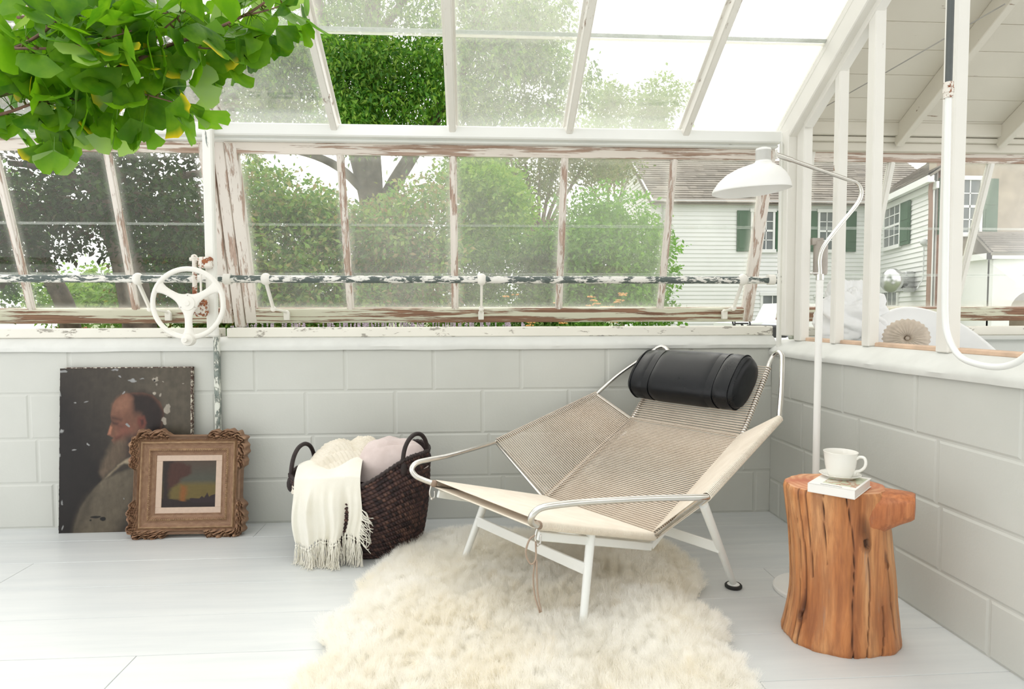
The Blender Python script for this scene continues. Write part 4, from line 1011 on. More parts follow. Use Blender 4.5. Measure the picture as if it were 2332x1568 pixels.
# ---------------------------------------------------------------- sheepskin rug
def flo(px, py, z=0.0):
    d = CM.to_3x3() @ Vector(((px-1166)/1455.9, -(py-784)/1455.9, -1)); t_ = (z-CAMH)/d.z
    return (d.x*t_, d.y*t_)
rug_px = [(905, 1262), (950, 1232), (1005, 1222), (1065, 1214), (1150, 1218), (1270, 1222), (1400, 1226), (1500, 1238), (1562, 1275), (1590, 1300), (1600, 1345), (1560, 1372), (1620, 1400), (1668, 1440), (1650, 1475), (1700, 1530), (1730, 1600), (1690, 1680), (1500, 1780), (1250, 1800), (1100, 1740), (960, 1790), (760, 1780), (640, 1700), (650, 1590), (690, 1530), (760, 1500), (725, 1452), (735, 1418), (800, 1395), (815, 1350), (850, 1308)]
rp = [flo(a, b, .02) for a, b in rug_px]
rp = [tuple(p) for p in cr([(a, b, 0) for a, b in rp], 4, True)[:, :2]]
xs_ = [p[0] for p in rp]; ys_ = [p[1] for p in rp]; st_ = .014
gx = np.arange(min(xs_), max(xs_)+st_, st_); gy = np.arange(min(ys_), max(ys_)+st_, st_); GX, GY = np.meshgrid(gx, gy, indexing='ij')
ins = inpoly(GX, GY, rp); dd = dpoly(GX, GY, rp)
hz = (.020*sst(dd, 0, .07)+.050*(vnoise(GX*5.2, GY*5.2, 4, 2)-.35)*sst(dd, .02, .14)); hz = np.maximum(hz, 0)+.006
m = M(); idx = -np.ones(GX.shape, int); idx[ins] = np.arange(ins.sum())
vs_ = np.stack([GX[ins], GY[ins], hz[ins]], 1)
q_ = ins[:-1, :-1] & ins[1:, :-1] & ins[1:, 1:] & ins[:-1, 1:]
I, J = np.nonzero(q_); fs = np.stack([idx[I, J], idx[I+1, J], idx[I+1, J+1], idx[I, J+1]], 1)
m.add(vs_, fs)
FU = NT('cream_sheepskin'); co = FU.coord(); n1 = FU.noise(co, 4.5, 3); n2 = FU.noise(co, 11, 3)
c1 = FU.mix(FU.ramp(n1, [(.35, 0), (.62, 1)]), (.965, .94, .875), (.99, .98, .95)); c1 = FU.mix(FU.ramp(n2, [(.60, 0), (.75, .35)]), c1, (.93, .84, .66))
db = FU.n('ShaderNodeBsdfDiffuse', {'Color': c1}); tb = FU.n('ShaderNodeBsdfTranslucent', {'Color': c1})
MT['fur'] = FU.done(FU.n('ShaderNodeMixShader', {0: .42, 1: db.outputs[0], 2: tb.outputs[0]}).outputs[0])
ro_ = (float(np.mean(xs_)), float(np.mean(ys_)), 0.0)
rug = m.build('sheepskin_rug', MT['fur'], off=ro_, smooth=True); tag(rug, 'large cream sheepskin rug with long fleece under the lounge chair', 'rug')
md = rug.modifiers.new('fleece', 'PARTICLE_SYSTEM'); ps = rug.particle_systems[0].settings
ps.type = 'HAIR'; ps.count = 10000; ps.hair_length = .019; ps.hair_step = 5; ps.render_step = 4; ps.display_step = 4
ps.use_advanced_hair = True
ps.normal_factor = .0095; ps.factor_random = .0055; ps.brownian_factor = .0015
ps.child_type = 'INTERPOLATED'; ps.rendered_child_count = 34; ps.child_length = 1; ps.child_length_threshold = 0
ps.clump_factor = .35; ps.clump_shape = .2; ps.roughness_1 = .006; ps.roughness_1_size = .3; ps.roughness_2 = .010; ps.roughness_2_size = .6; ps.roughness_endpoint = .012
ps.kink = 'WAVE'; ps.kink_amplitude = .0035; ps.kink_frequency = 3; ps.kink_flat = 0
ps.root_radius = .32; ps.tip_radius = .08; ps.radius_scale = .0022
rug.particle_systems[0].seed = 3
sc.cycles_curves.subdivisions = 2

# ---------------------------------------------------------------- ginkgo branches
gk = empty('ginkgo_tree', (-1.62, 1.45, 0), label='ginkgo tree with bright green fan leaves reaching in at the upper corner', cat='tree'); gko = (-1.62, 1.45, 0)
BARK = plain('ginkgo_bark', g8(128, 96, 82), .8, 0, .2, 50, .4)
LF = NT('ginkgo_leaf'); c_ = LF.attr(); vein = LF.noise(LF.coord(), 30, 3)
c2 = LF.mix(LF.ramp(vein, [(.4, 0), (.7, .35)]), c_, (.30, .50, .03))
d1 = LF.bsdf(c2, .45, None, 0, .35); t1 = LF.n('ShaderNodeBsdfTranslucent', {'Color': LF.mix(1.0, c2, (1.5, 1.55, .7), 'MULTIPLY')})
MT['ginkgo'] = LF.done(LF.n('ShaderNodeMixShader', {0: .5, 1: d1, 2: t1.outputs[0]}).outputs[0])
def fan_leaf(rr):
    """one ginkgo blade: points, faces; stem joint at the origin, blade towards +y"""
    n = 15; half = math.radians(rr.uniform(52, 72)); cl = rr.uniform(.0, .34) if rr.random() < .7 else .55; rows_ = [.0, .35, .7, 1.0]; G = []
    bend = rr.uniform(-.9, 1.1); cup = rr.uniform(-.25, .65); ph = rr.uniform(0, 6)
    for k in rows_:
        g_ = []
        for i in range(n):
            s = -1+2*i/(n-1); a = s*half; ed = 1-.10*abs(s)**3+.025*math.sin(s*11+ph)+.02*math.sin(s*23+ph)-cl*math.exp(-(s/.07)**2)
            r_ = k*ed if k > .9 else k*min(1, (ed+.35) if k > .5 else 1)
            z = cup*s*s*.25*k+bend*k*k*.22+.03*math.sin(s*6+ph)*k
            g_.append((r_*math.sin(a), r_*math.cos(a)*1.0, z))
        G.append(g_)
    return np.array(G)
rr = random.Random(21)
protos = [fan_leaf(rr) for _ in range(26)]
br_def = [  # (pixel x, pixel y, depth) along each limb
 ([(-330, 330, 1.48), (-150, 262, 1.42), (0, 216, 1.36), (120, 190, 1.33), (230, 170, 1.31), (300, 142, 1.31), (372, 108, 1.32), (460, 78, 1.34), (530, 48, 1.37), (590, 15, 1.40), (640, -30, 1.44)], .0062, 44, 'lower'),
 ([(-330, 250, 1.40), (-160, 170, 1.36), (30, 110, 1.30), (120, 57, 1.28), (185, -5, 1.28), (240, -70, 1.3)], .0048, 22, 'mid'),
 ([(-300, 340, 1.30), (-120, 290, 1.30), (10, 258, 1.30), (75, 236, 1.31), (140, 222, 1.33), (200, 235, 1.35)], .0045, 20, 'low2'),
 ([(-200, 60, 1.5), (20, 10, 1.46), (200, -30, 1.46), (380, -20, 1.5), (520, -40, 1.55), (700, -60, 1.6)], .005, 34, 'top'),
 ([(180, 175, 1.32), (260, 205, 1.30), (330, 215, 1.30), (392, 232, 1.31)], .0028, 15, 'side'),
 ([(250, 165, 1.32), (330, 110, 1.30), (380, 60, 1.29), (440, 10, 1.28)], .0028, 20, 'side'),
 ([(60, 205, 1.34), (100, 250, 1.32), (130, 282, 1.31)], .0026, 8, 'side'),
 ([(400, 100, 1.33), (480, 110, 1.36), (545, 92, 1.40)], .0024, 9, 'side'),
 ([(560, 35, 1.38), (620, 20, 1.42), (655, 5, 1.44)], .0022, 7, 'side'),
 ([(20, 110, 1.3), (110, 110, 1.25), (200, 100, 1.23), (300, 70, 1.22)], .003, 18, 'side'),
 ([(40, 40, 1.4), (150, 30, 1.36), (280, 30, 1.34), (420, 30, 1.36)], .003, 20, 'side')]
root = V(-1.62, 1.45, 0)
tr = M().tube(cr([root+V(0, 0, .16), root+V(.01, 0, .6), root+V(-.01, .02, 1.0), root+V(.03, -.01, 1.35), root+V(.06, -.02, 1.9), root+V(.10, -.02, 2.4)], 6), np.linspace(.024, .010, 31), 12)
tr.build('trunk', BARK, gk, gko, smooth=SM)
m = M().lathe([(.0001, 0), (.12, 0), (.125, .005), (.15, .24), (.158, .245), (.158, .27), (.145, .27), (.14, .23), (.0001, .225)], 40, root); m.build('pot', plain('clay_pot', (.5, .27, .17), .8), gk, gko, smooth=SM)
def blade(m, p, d, nrm, size, col_, rr):
    """petiole from p along d, then a blade"""
    Lp = rr.uniform(.035, .06); e = p+d*Lp; up_ = V(0, 0, 1)
    mid = p+d*Lp*.5+V(0, 0, .006)
    m.tube(cr([p, mid, e], 3), .0007, 4, a=np.array(col_)*1.1)
    y = d+V(0, 0, -.45*rr.random()); y /= np.linalg.norm(y); z = nrm-y*(nrm@y); z /= np.linalg.norm(z); x = np.cross(y, z)
    G = protos[rr.randrange(len(protos))]*size; n1_, n2_ = G.shape[:2]
    W_ = e+G.reshape(-1, 3)@np.stack([x, y, z]); cc_ = np.tile(np.array(col_), (len(W_), 1))
    if rr.random() < .05:
        t_ = np.zeros(len(W_)); t_[-n2_:] = 1; side = rr.random() < .5; t_[-n2_:][(slice(0, 5) if side else slice(-5, None))] = 1; t_[-n2_+5:-5] = 0
        cc_ = cc_*(1-t_[:, None])+np.array((.75, .55, .02))*t_[:, None]
    m.grid(W_.reshape(n1_, n2_, 3), a=cc_.reshape(n1_, n2_, 3))
for pts, r0_, nl, nm in br_def:
    P = cr([V(*at(a, b, c)) for a, b, c in pts], 6)
    if nm != 'side': P = np.vstack([cr([root+V(.04, -.01, 1.45 if nm != 'top' else 1.9), (root+V(.04, 0, 1.5)+P[0])/2+V(0, 0, .02), P[0]], 4)[:-1], P])
    m = M().tube(P, np.linspace(r0_, r0_*.35, len(P)), 8); bo = m.build('branch', BARK, gk, gko, smooth=True)
    m = M(); n0 = 8 if nm != 'side' else 1
    for i in range(max(3, int(nl*.62))):
        k = n0+(len(P)-1-n0)*(i+rr.random()*.8)/max(3, int(nl*.62)); k = min(k, len(P)-1.001); a = P[int(k)]; b = P[int(k)+1]; s0 = a+(b-a)*(k % 1); ta = (b-a)/np.linalg.norm(b-a)
        sp_d = np.cross(ta, V(rr.gauss(0, 1), rr.gauss(0, 1), rr.gauss(0, 1))); sp_d /= np.linalg.norm(sp_d); s1 = s0+sp_d*.009
        m.tube([s0, s1], .0022, 5, a=np.array(g8(120, 100, 70)))
        for j in range(rr.choice((2, 3, 3, 4))):
            d = sp_d*.7+V(rr.gauss(0, .75), rr.gauss(0, .6), rr.gauss(-.25, .55))+ta*.25; d /= np.linalg.norm(d)
            nr = V(rr.gauss(0, .7), rr.gauss(-.5, .6), rr.gauss(.35, .6)); nr /= np.linalg.norm(nr)
            g_ = rr.random(); base = np.array((.04, .145, .007))*(1-g_)+np.array((.14, .33, .010))*g_
            if rr.random() < .07: base = np.array((.30, .45, .18))
            blade(m, s1, d, nr, rr.uniform(.043, .064), tuple(base), rr)
    m.build('foliage', MT['ginkgo'], bo, tuple(V(0, 0, 0)+V(*gko)), smooth=True)
# ---------------------------------------------------------------- outdoors
GZ = -.10
m = M(); gx = np.linspace(-60, 60, 61); gy = np.r_[3.25, np.linspace(4, 110, 60)]; GX, GY = np.meshgrid(gx, gy, indexing='ij')
m.grid(np.stack([GX, GY, GZ+.05*(vnoise(GX*.3, GY*.3, 2)-.5)*np.clip((GY-3.3)/3, 0, 1)], -1))
GRS = NT('mown_grass'); co = GRS.coord()
struct(m.build('lawn', GRS.done(GRS.bsdf(GRS.ramp(GRS.noise(co, 1.5, 6, .7), [(.3, (.16, .20, .10)), (.7, (.26, .30, .17))]), .9, None, 0, .2)), smooth=True))

LFM = {}
def leafmat(nm, tr=.4, k=(1.3, 1.4, .7)):
    t = NT(nm); c = t.attr(); d1 = t.bsdf(c, .55, None, 0, .3); t1 = t.n('ShaderNodeBsdfTranslucent', {'Color': t.mix(1.0, c, k, 'MULTIPLY')})
    return t.done(t.n('ShaderNodeMixShader', {0: tr, 1: d1, 2: t1.outputs[0]}).outputs[0])
LFM['a'] = leafmat('broad_leaf')
def leaves(clusters, n, size, pal, seed, asp=.55, shell=.35, droop=.3):
    """numpy leaf cloud: clusters = [(centre, radii, weight)]; one folded quad per leaf"""
    r = np.random.default_rng(seed); w_ = np.array([c[2] for c in clusters], float); w_ /= w_.sum()
    ci = r.choice(len(clusters), n, p=w_); C_ = np.array([c[0] for c in clusters])[ci]; Rr_ = np.array([c[1] for c in clusters], float)[ci]
    d = r.normal(size=(n, 3)); d /= np.linalg.norm(d, axis=1)[:, None]; rad = (shell+(1-shell)*r.random(n)**.6 + .35*r.random(n)**5)[:, None]*(1+.25*np.sin(d[:, :1]*5+ci[:, None])*np.cos(d[:, 2:]*6+ci[:, None]*2))
    p = C_+d*Rr_*rad
    y = r.normal(size=(n, 3))*.8+d*.7; y[:, 2] -= droop; y /= np.linalg.norm(y, axis=1)[:, None]
    z = r.normal(size=(n, 3))*.7+np.array([0, -.25, .8]); z -= y*(z*y).sum(1)[:, None]; z /= np.linalg.norm(z, axis=1)[:, None]; x = np.cross(y, z)
    s = size*(.6+.8*r.random(n))[:, None]
    v0 = p; v1 = p+x*s*asp*.5+y*s*.45+z*s*.10; v2 = p+y*s; v3 = p-x*s*asp*.5+y*s*.45+z*s*.10
    P = np.stack([v0, v1, v2, v3], 1).reshape(-1, 3)
    pal = np.array(pal); kk = r.random(n); a = r.integers(0, len(pal), n); b = r.integers(0, len(pal), n)
    cl = r.random(len(clusters))[ci]*.35+.8
    col_ = (pal[a]*kk[:, None]+pal[b]*(1-kk[:, None]))*cl[:, None]
    m = M(); b0 = np.arange(n)*4
    m.v.append(P); m.f = list(map(tuple, np.stack([b0, b0+1, b0+2, b0+3], 1).tolist())); m.n = 4*n; m.att.append(np.repeat(col_, 4, 0))
    return m
BK = plain('grey_brown_bark', (.17, .13, .10), .9, 0, .3, 6, .3); BKL = plain('pale_brown_bark', (.30, .22, .17), .9, 0, .25, 6, .3)
GREEN = [(.05, .15, .022), (.11, .28, .03), (.20, .38, .05), (.07, .20, .02), (.28, .42, .07)]
DARK = [(.022, .050, .012), (.035, .07, .016), (.055, .10, .025), (.06, .042, .022), (.03, .06, .014)]
MIX = [(.12, .27, .05), (.24, .40, .08), (.34, .47, .12), (.42, .34, .18), (.14, .30, .07), (.24, .38, .10)]
PALE = [(.16, .28, .07), (.24, .36, .12), (.30, .38, .16), (.20, .32, .08)]
def cl_px(poly, depth, n, r, seed, flat=.8):
    """clusters scattered over a region of the view at their own depths"""
    q = random.Random(seed); out = []; xs = [p[0] for p in poly]; ys = [p[1] for p in poly]; t = 0
    while len(out) < n and t < 9000:
        t += 1; x = q.uniform(min(xs), max(xs)); y = q.uniform(min(ys), max(ys))
        if not inpoly(np.array([x]), np.array([y]), poly)[0]: continue
        d_ = q.uniform(*depth); c = at(x, y, d_); rr_ = q.uniform(*r)
        out.append(((c.x, c.y, max(c.z, GZ+rr_*.5)), (rr_, rr_*1.0, rr_*flat), rr_**2))
    return out
def trunk_of(paths, r0, mat, parent, off, seg=10, name='trunk'):
    for i, (pts, ra, rb) in enumerate(paths):
        P = cr([V(*at(*p)) for p in pts], 5); M().tube(P, np.linspace(ra, rb, len(P)), seg).build(name if i == 0 else 'limb', mat, parent, off, smooth=True)
def tree(name, base, label, trunks, cls, n, size, pal, seed, bark=BK, cat='tree', group=None, mat='a', asp=.55, droop=.3):
    o = tuple(base); r = empty(name, o, label=label, cat=cat, group=group)
    if trunks: trunk_of(trunks, 0, bark, r, o)
    leaves(cls, n, size, pal, seed, asp, droop=droop).build('foliage', LFM[mat], r, o)
    return r
def gnd(px, Y): c = at(px, 740, Y); return V(c.x, Y, GZ)
def foot(px, Y): """a pixel row for the ground under a column"""; return [(px, 715+(CAMH-GZ)*1456/Y+10, Y)]
# the big maple straight behind
mc = cl_px([(470, 120), (700, 60), (735, -300), (1150, -400), (1290, -100), (1245, 60), (1325, 170), (1345, 235), (1250, 285), (1000, 285), (930, 245), (740, 245), (480, 295)], (12, 16.5), 125, (.35, .72), 3)
mc += cl_px([(735, 105), (1015, 105), (1015, 300), (770, 300)], (11.5, 13), 34, (.4, .65), 8)
mc += cl_px([(470, 100), (730, 60), (775, 292), (485, 292)], (12, 15), 36, (.35, .62), 9)+cl_px([(1035, 60), (1230, 40), (1320, 180), (1345, 285), (1035, 292)], (12, 15), 36, (.32, .6), 10)
tree('maple_tree', gnd(850, 14), 'tall leafy maple with several trunks behind the middle sash', [
 ([(850, 830, 14), (846, 600, 14), (843, 480, 14), (800, 300, 14), (750, 120, 14), (690, -120, 14)], .24, .13),
 ([(850, 600, 14), (850, 430, 14), (842, 250, 14.1), (850, 0, 14.2), (870, -250, 14.4)], .23, .14),
 ([(856, 560, 14), (880, 455, 14), (940, 350, 14), (1010, 235, 14), (1070, 120, 14), (1110, -50, 14)], .19, .09),
 ([(845, 450, 14), (770, 380, 13.8), (680, 345, 13.6), (560, 330, 13.4)], .11, .04),
 ([(905, 400, 14), (925, 370, 13.6), (960, 330, 13.5)], .05, .03), ([(850, 100, 14), (905, 20, 14), (960, -60, 14)], .10, .05), ([(800, 300, 14), (830, 200, 13.8), (880, 130, 13.6)], .07, .03)],
 mc, 86000, .105, GREEN, 4, droop=.9, asp=.42)
# pale trees beyond, to the right
tree('far_tree', gnd(1480, 34), 'pale hazy treetop beyond the right roof panes', [([(1490, 800, 34), (1485, 500, 34), (1480, 250, 34)], .25, .06)],
 cl_px([(1340, 300), (1345, 210), (1400, 165), (1450, 240), (1490, 160), (1530, 215), (1580, 200), (1600, 330), (1500, 420), (1380, 400)], (32, 37), 42, (.6, 1.1), 13), 13000, .20, PALE, 14)
# slender many-stemmed tree
fs = []
for i, (dx, top) in enumerate([(-95, 345), (-62, 330), (-30, 340), (5, 325), (38, 345), (72, 350), (105, 370), (-120, 400)]):
    fs.append(([(1225+dx*.12, 770, 17), (1225+dx*.2, 560, 17), (1225+dx*.35, 490, 17), (1225+dx*.8, 410, 17), (1225+dx*1.25, top-40, 17)], .09, .022))
tree('slender_tree', gnd(1225, 17), 'slender fan of bare grey stems with thin leaves above the clipped hedge', fs,
 cl_px([(1090, 330), (1420, 330), (1440, 400), (1380, 430), (1290, 410), (1240, 440), (1150, 430), (1100, 400)], (15.5, 18), 60, (.35, .6), 17), 7500, .10, [(.18, .22, .08), (.24, .24, .12), (.14, .19, .07)], 18, BKL)
tree('branchy_tree', gnd(1430, 21), 'thin twiggy tree beside the gable of the white house', [([(1420, 760, 21), (1400, 560, 21), (1385, 440, 21), (1420, 380, 21), (1440, 330, 21)], .07, .02), ([(1395, 500, 21), (1350, 430, 21), (1320, 380, 21)], .04, .015), ([(1400, 450, 21), (1395, 400, 21), (1370, 350, 21)], .035, .012)],
 cl_px([(1330, 330), (1440, 330), (1430, 420), (1350, 420)], (20, 22), 16, (.3, .5), 23), 1500, .10, [(.22, .24, .12), (.3, .28, .16)], 24, BKL)
# shrubs and hedge under the maple
tree('shrub', gnd(640, 10), 'tall mixed green shrub next to the slanted mullion', None,
 cl_px([(540, 350), (600, 380), (680, 450), (760, 480), (760, 745), (530, 745), (540, 560)], (9, 11.5), 95, (.26, .50), 31), 22000, .085, MIX, 32, cat='shrub')
tree('shrub', gnd(880, 10.5), 'wide shrub with reddish leaf tips below the maple trunks', None,
 cl_px([(750, 480), (850, 490), (960, 440), (1030, 390), (1040, 745), (750, 745)], (9.2, 11.5), 100, (.26, .50), 33), 25000, .085, MIX+[(.34, .22, .13)], 34, cat='shrub')
tree('shrub', gnd(1110, 11), 'bright yellow-green shrub rising left of the slender stems', None,
 cl_px([(1030, 345), (1080, 345), (1130, 400), (1180, 470), (1190, 520), (1180, 560), (1030, 560)], (10.5, 12.5), 46, (.30, .50), 35), 15000, .085, [(.26, .44, .06), (.18, .36, .05), (.36, .50, .10)], 36, cat='shrub')
hc_ = []
q = random.Random(4); h0 = at(1035, 520, 10); h1 = at(1292, 520, 10)
for i in range(150):
    x = q.uniform(h0.x, h1.x); z = q.uniform(0.1, h0.z-.12); hc_.append(((x, q.uniform(9.7, 10.7), z), (.24, .24, .22), 1))
tree('clipped_hedge', gnd(1160, 10.2), 'flat-topped clipped green hedge running between the shrubs', None, hc_, 34000, .06, [(.10, .25, .05), (.18, .34, .07), (.26, .40, .10)], 38, cat='hedge')
tree('round_bush', gnd(1395, 9.6), 'rounded green bush in front of the white house gable', None,
 cl_px([(1295, 470), (1350, 455), (1420, 470), (1470, 500), (1500, 560), (1505, 640), (1500, 745), (1290, 745)], (9, 10.4), 80, (.26, .42), 39), 26000, .07, [(.12, .28, .04), (.22, .40, .07), (.15, .32, .05)], 40, cat='shrub')
# dark tree at the left
dc = cl_px([(-260, 40), (480, 60), (480, 330), (478, 520), (330, 600), (250, 520), (150, 560), (60, 600), (-260, 620)], (6.5, 9.5), 150, (.22, .46), 41)
tree('dark_tree', gnd(240, 8), 'dark old tree with a leaning trunk behind the sash left of the post', [
 ([(330, 880, 8), (318, 740, 8), (290, 600, 8), (262, 520, 8), (232, 430, 8), (215, 330, 8), (190, 150, 8)], .20, .11), ([(262, 520, 8), (330, 440, 7.8), (420, 400, 7.6), (520, 390, 7.5)], .06, .03), ([(240, 450, 8), (140, 390, 7.9), (20, 370, 7.8)], .07, .03),
 ([(265, 540, 8), (200, 470, 8.2), (120, 450, 8.3)], .05, .02)], dc, 32000, .075, DARK, 42, cat='tree')
tree('leaning_tree', gnd(165, 11), 'leaning trunk with low hanging leaves behind the leftmost panes', [([(175, 820, 11), (150, 700, 11), (110, 620, 11), (70, 540, 11), (20, 440, 11)], .16, .10)],
 cl_px([(-200, 420), (60, 420), (100, 560), (40, 620), (60, 690), (0, 700), (-200, 700)], (10, 12), 40, (.3, .6), 43), 9000, .085, [(.04, .12, .02), (.09, .2, .03), (.14, .26, .05)], 44)
tree('hedgerow_bush', gnd(400, 9.5), 'green bush showing between the hand wheel and the leaning muntin', None,
 cl_px([(330, 560), (420, 500), (480, 490), (545, 480), (545, 745), (330, 745), (300, 680)], (9, 11), 60, (.28, .5), 45), 17000, .08, [(.06, .16, .03), (.10, .22, .04), (.16, .28, .07), (.22, .16, .05)], 46, cat='shrub')
tree('far_bush', gnd(180, 24), 'pale green far bush across the lawn at the left', None, cl_px([(90, 660), (200, 640), (330, 650), (330, 720), (90, 720)], (22, 26), 30, (.6, 1.0), 47), 6000, .2, PALE, 48, cat='shrub')

# lavender under the middle sash, yarrow beside it
LAVM = tinted('lavender_bloom', .8)
def lavender(px, Y, n, sp, label, seed):
    r = random.Random(seed); c = at(px, 740, Y); base = V(c.x, Y, GZ); o = tuple(base)
    cl = empty('lavender', o, label=label, cat='flower', group='lavender clumps outside the sill')
    fo = M()
    for i in range(n):
        fl_ = M(); x = c.x+r.uniform(-sp, sp); y = Y+r.uniform(-.10, .12); top = CAMH-(r.uniform(4, 27))*Y/1456*1.0; b = V(x*.97+c.x*.03, y, GZ); tip = V(x+r.uniform(-.02, .03), y, top)
        fo.tube([b, (b+tip)/2+V(r.uniform(-.01, .01), 0, 0), tip], .0018, 4, a=np.array((.10, .16, .06)))
        hgt = r.uniform(.05, .075)
        for k in range(6):
            q_ = tip-V(0, 0, hgt*k/6)+V(0, 0, .0); c_ = np.array((.50, .41, .49))*(r.uniform(.7, 1.25))
            fl_.ball(q_, .0062-.0004*abs(k-2.5), 3, a=c_)
        fl_.build('flower_spike', LAVM, cl, o)
    fo2 = leaves([((c.x+r.uniform(-sp, sp), Y+r.uniform(-.1, .1), r.uniform(.1, .75)), (.10, .10, .10), 1) for _ in range(26)], 1500, .035, [(.06, .10, .05), (.10, .15, .08), (.04, .07, .03)], seed, .2)
    fo.join(fo2); fo.build('foliage', LFM['a'], cl, o)
for (px, Y, n, sp, lb, sd_) in [(605, 3.9, 34, .24, 'pale purple lavender clump nearest the slanted mullion outside the sill', 1), (830, 3.9, 44, .26, 'dense lavender clump under the second pane of the middle sash', 2), (975, 3.95, 26, .20, 'lavender clump under the muntin left of the middle lever arm', 3), (1120, 3.95, 30, .22, 'lavender clump under and right of the middle lever arm', 4)]:
    lavender(px, Y, n, sp, lb, sd_)
def yarrow(px, Y, n, sp, label, seed):
    r = random.Random(seed); c = at(px, 740, Y); o = (c.x, Y, GZ); cl = empty('yarrow', o, label=label, cat='flower'); fo = M()
    for i in range(n):
        fl_ = M()
        x = c.x+r.uniform(-sp, sp); y = Y+r.uniform(-.2, .25); top = r.uniform(.86, 1.12); tip = V(x+r.uniform(-.05, .05), y, top)
        fo.tube([V(x, y, GZ), V(x, y, top*.5), tip], .0022, 4, a=np.array((.18, .26, .08)))
        for k in range(9):
            fl_.ball(tip+V(r.uniform(-.03, .03), r.uniform(-.03, .03), r.uniform(-.003, .006)), .010, 3, a=np.array((.72, .38, .12))*r.uniform(.7, 1.1), sc_=(1, 1, .5))
        fl_.build('flower_head', LAVM, cl, o)
    fo.join(leaves([((c.x+r.uniform(-sp, sp), Y+r.uniform(-.2, .2), r.uniform(.2, .80)), (.14, .12, .12), 1) for _ in range(26)], 1600, .05, [(.10, .18, .05), (.16, .24, .08)], seed, .25))
    fo.build('foliage', LFM['a'], cl, o)
yarrow(1345, 4.6, 20, .34, 'orange flat-headed yarrow flowers outside the fourth pane', 8)
yarrow(1200, 4.9, 8, .12, 'few orange yarrow heads just right of the lavender', 9)

# ---------------------------------------------------------------- white house
CLAP = NT('white_clapboard'); co = CLAP.coord(); MT['clap'] = CLAP.done(CLAP.bsdf(CLAP.ramp(CLAP.noise(co, 1.2, 3), [(.3, (.74, .75, .74)), (.7, (.80, .81, .80))]), .6))
SHG = NT('grey_brown_shingles'); co = SHG.coord(); bt = SHG.n('ShaderNodeTexBrick', {'Vector': co, 'Scale': 4.0, 'Mortar Size': .012, 'Color1': (.30, .27, .235, 1), 'Color2': (.22, .20, .18, 1), 'Mortar': (.16, .14, .12, 1), 'Row Height': .35, 'Brick Width': .9})
MT['shingle'] = SHG.done(SHG.bsdf(SHG.mix(1.0, SHG.mix(SHG.ramp(SHG.noise(co, 2.5, 5), [(.3, 0), (.7, .6)]), (.24, .215, .185), (.33, .30, .26)), SHG.attr(), 'MULTIPLY'), .9))
STN = NT('buff_stone'); co = STN.coord(); v_ = STN.n('ShaderNodeTexVoronoi', {'Vector': co, 'Scale': 2.6}); MT['stone'] = STN.done(STN.bsdf(STN.mix(STN.ramp(STN.noise(co, 3, 5), [(.3, 0), (.7, 1)]), (.30, .25, .19), (.46, .39, .30)), .9, STN.bump(v_.outputs[0], .5, .03)))
GSH = plain('dark_green_shutter', (.055, .125, .07), .6, 0, .08, 5); TRM = plain('white_house_trim', (.80, .81, .80), .5, 0, .02, 3); PANE = plain('dark_house_glass', (.16, .18, .18), .1, 0, .1, 2); BRN = plain('brown_downspout', (.32, .20, .15), .6)
house = empty('white_house', (9.5, 20, GZ), label='white clapboard farmhouse with green shutters and shingled roof', cat='house'); ho = (9.5, 20, GZ)
def clap(p0, p1, z0, z1, nrm, course=.125, gable=None):
    """lapped boards between two ground points"""
    m = M(); p0 = V(*p0, 0); p1 = V(*p1, 0); n_ = V(*nrm, 0); z = z0; L = p1-p0
    while z < z1:
        zt = min(z+course, z1); a0, a1 = 0., 1.
        if gable: a0, a1 = gable(z); b0, b1 = gable(zt)
        else: b0, b1 = 0., 1.
        if a1-a0 > .02:
            q = [p0+L*a0+n_*.028+V(0, 0, z), p0+L*a1+n_*.028+V(0, 0, z), p0+L*b1+n_*.004+V(0, 0, zt), p0+L*b0+n_*.004+V(0, 0, zt), p0+L*a0+V(0, 0, z), p0+L*a1+V(0, 0, z)]
            m.add(q, [(0, 1, 2, 3), (4, 5, 1, 0)])
        z = zt
    return m
EZ = 4.36; RZ = 6.10; X0 = 5.42
m = clap((X0, 19), (12.25, 19), GZ, EZ, (0, -1)); m.box((X0, 19.01, GZ), (12.2, 23.8, EZ-.1)); m.build('wall', MT['clap'], house, ho, fix=False)
gf = lambda z: (0., 1.) if z <= EZ else (.5*(z-EZ)/(RZ-EZ), 1-.5*(z-EZ)/(RZ-EZ))
m = clap((X0, 19), (X0, 23.8), GZ, RZ, (-1, 0), gable=gf); m.add([(X0+.01, 19, EZ), (X0+.01, 23.8, EZ), (X0+.01, 21.4, RZ)], [(0, 1, 2)]); m.build('gable_wall', MT['clap'], house, ho)
def slab(a, b, c, d, th=.06):
    v = [V(*p) for p in (a, b, c, d)]; n_ = np.cross(v[1]-v[0], v[3]-v[0]); n_ /= np.linalg.norm(n_)
    return M().add(v+[p-n_*th for p in v], [(0, 1, 2, 3), (7, 6, 5, 4), (0, 4, 5, 1), (1, 5, 6, 2), (2, 6, 7, 3), (3, 7, 4, 0)])
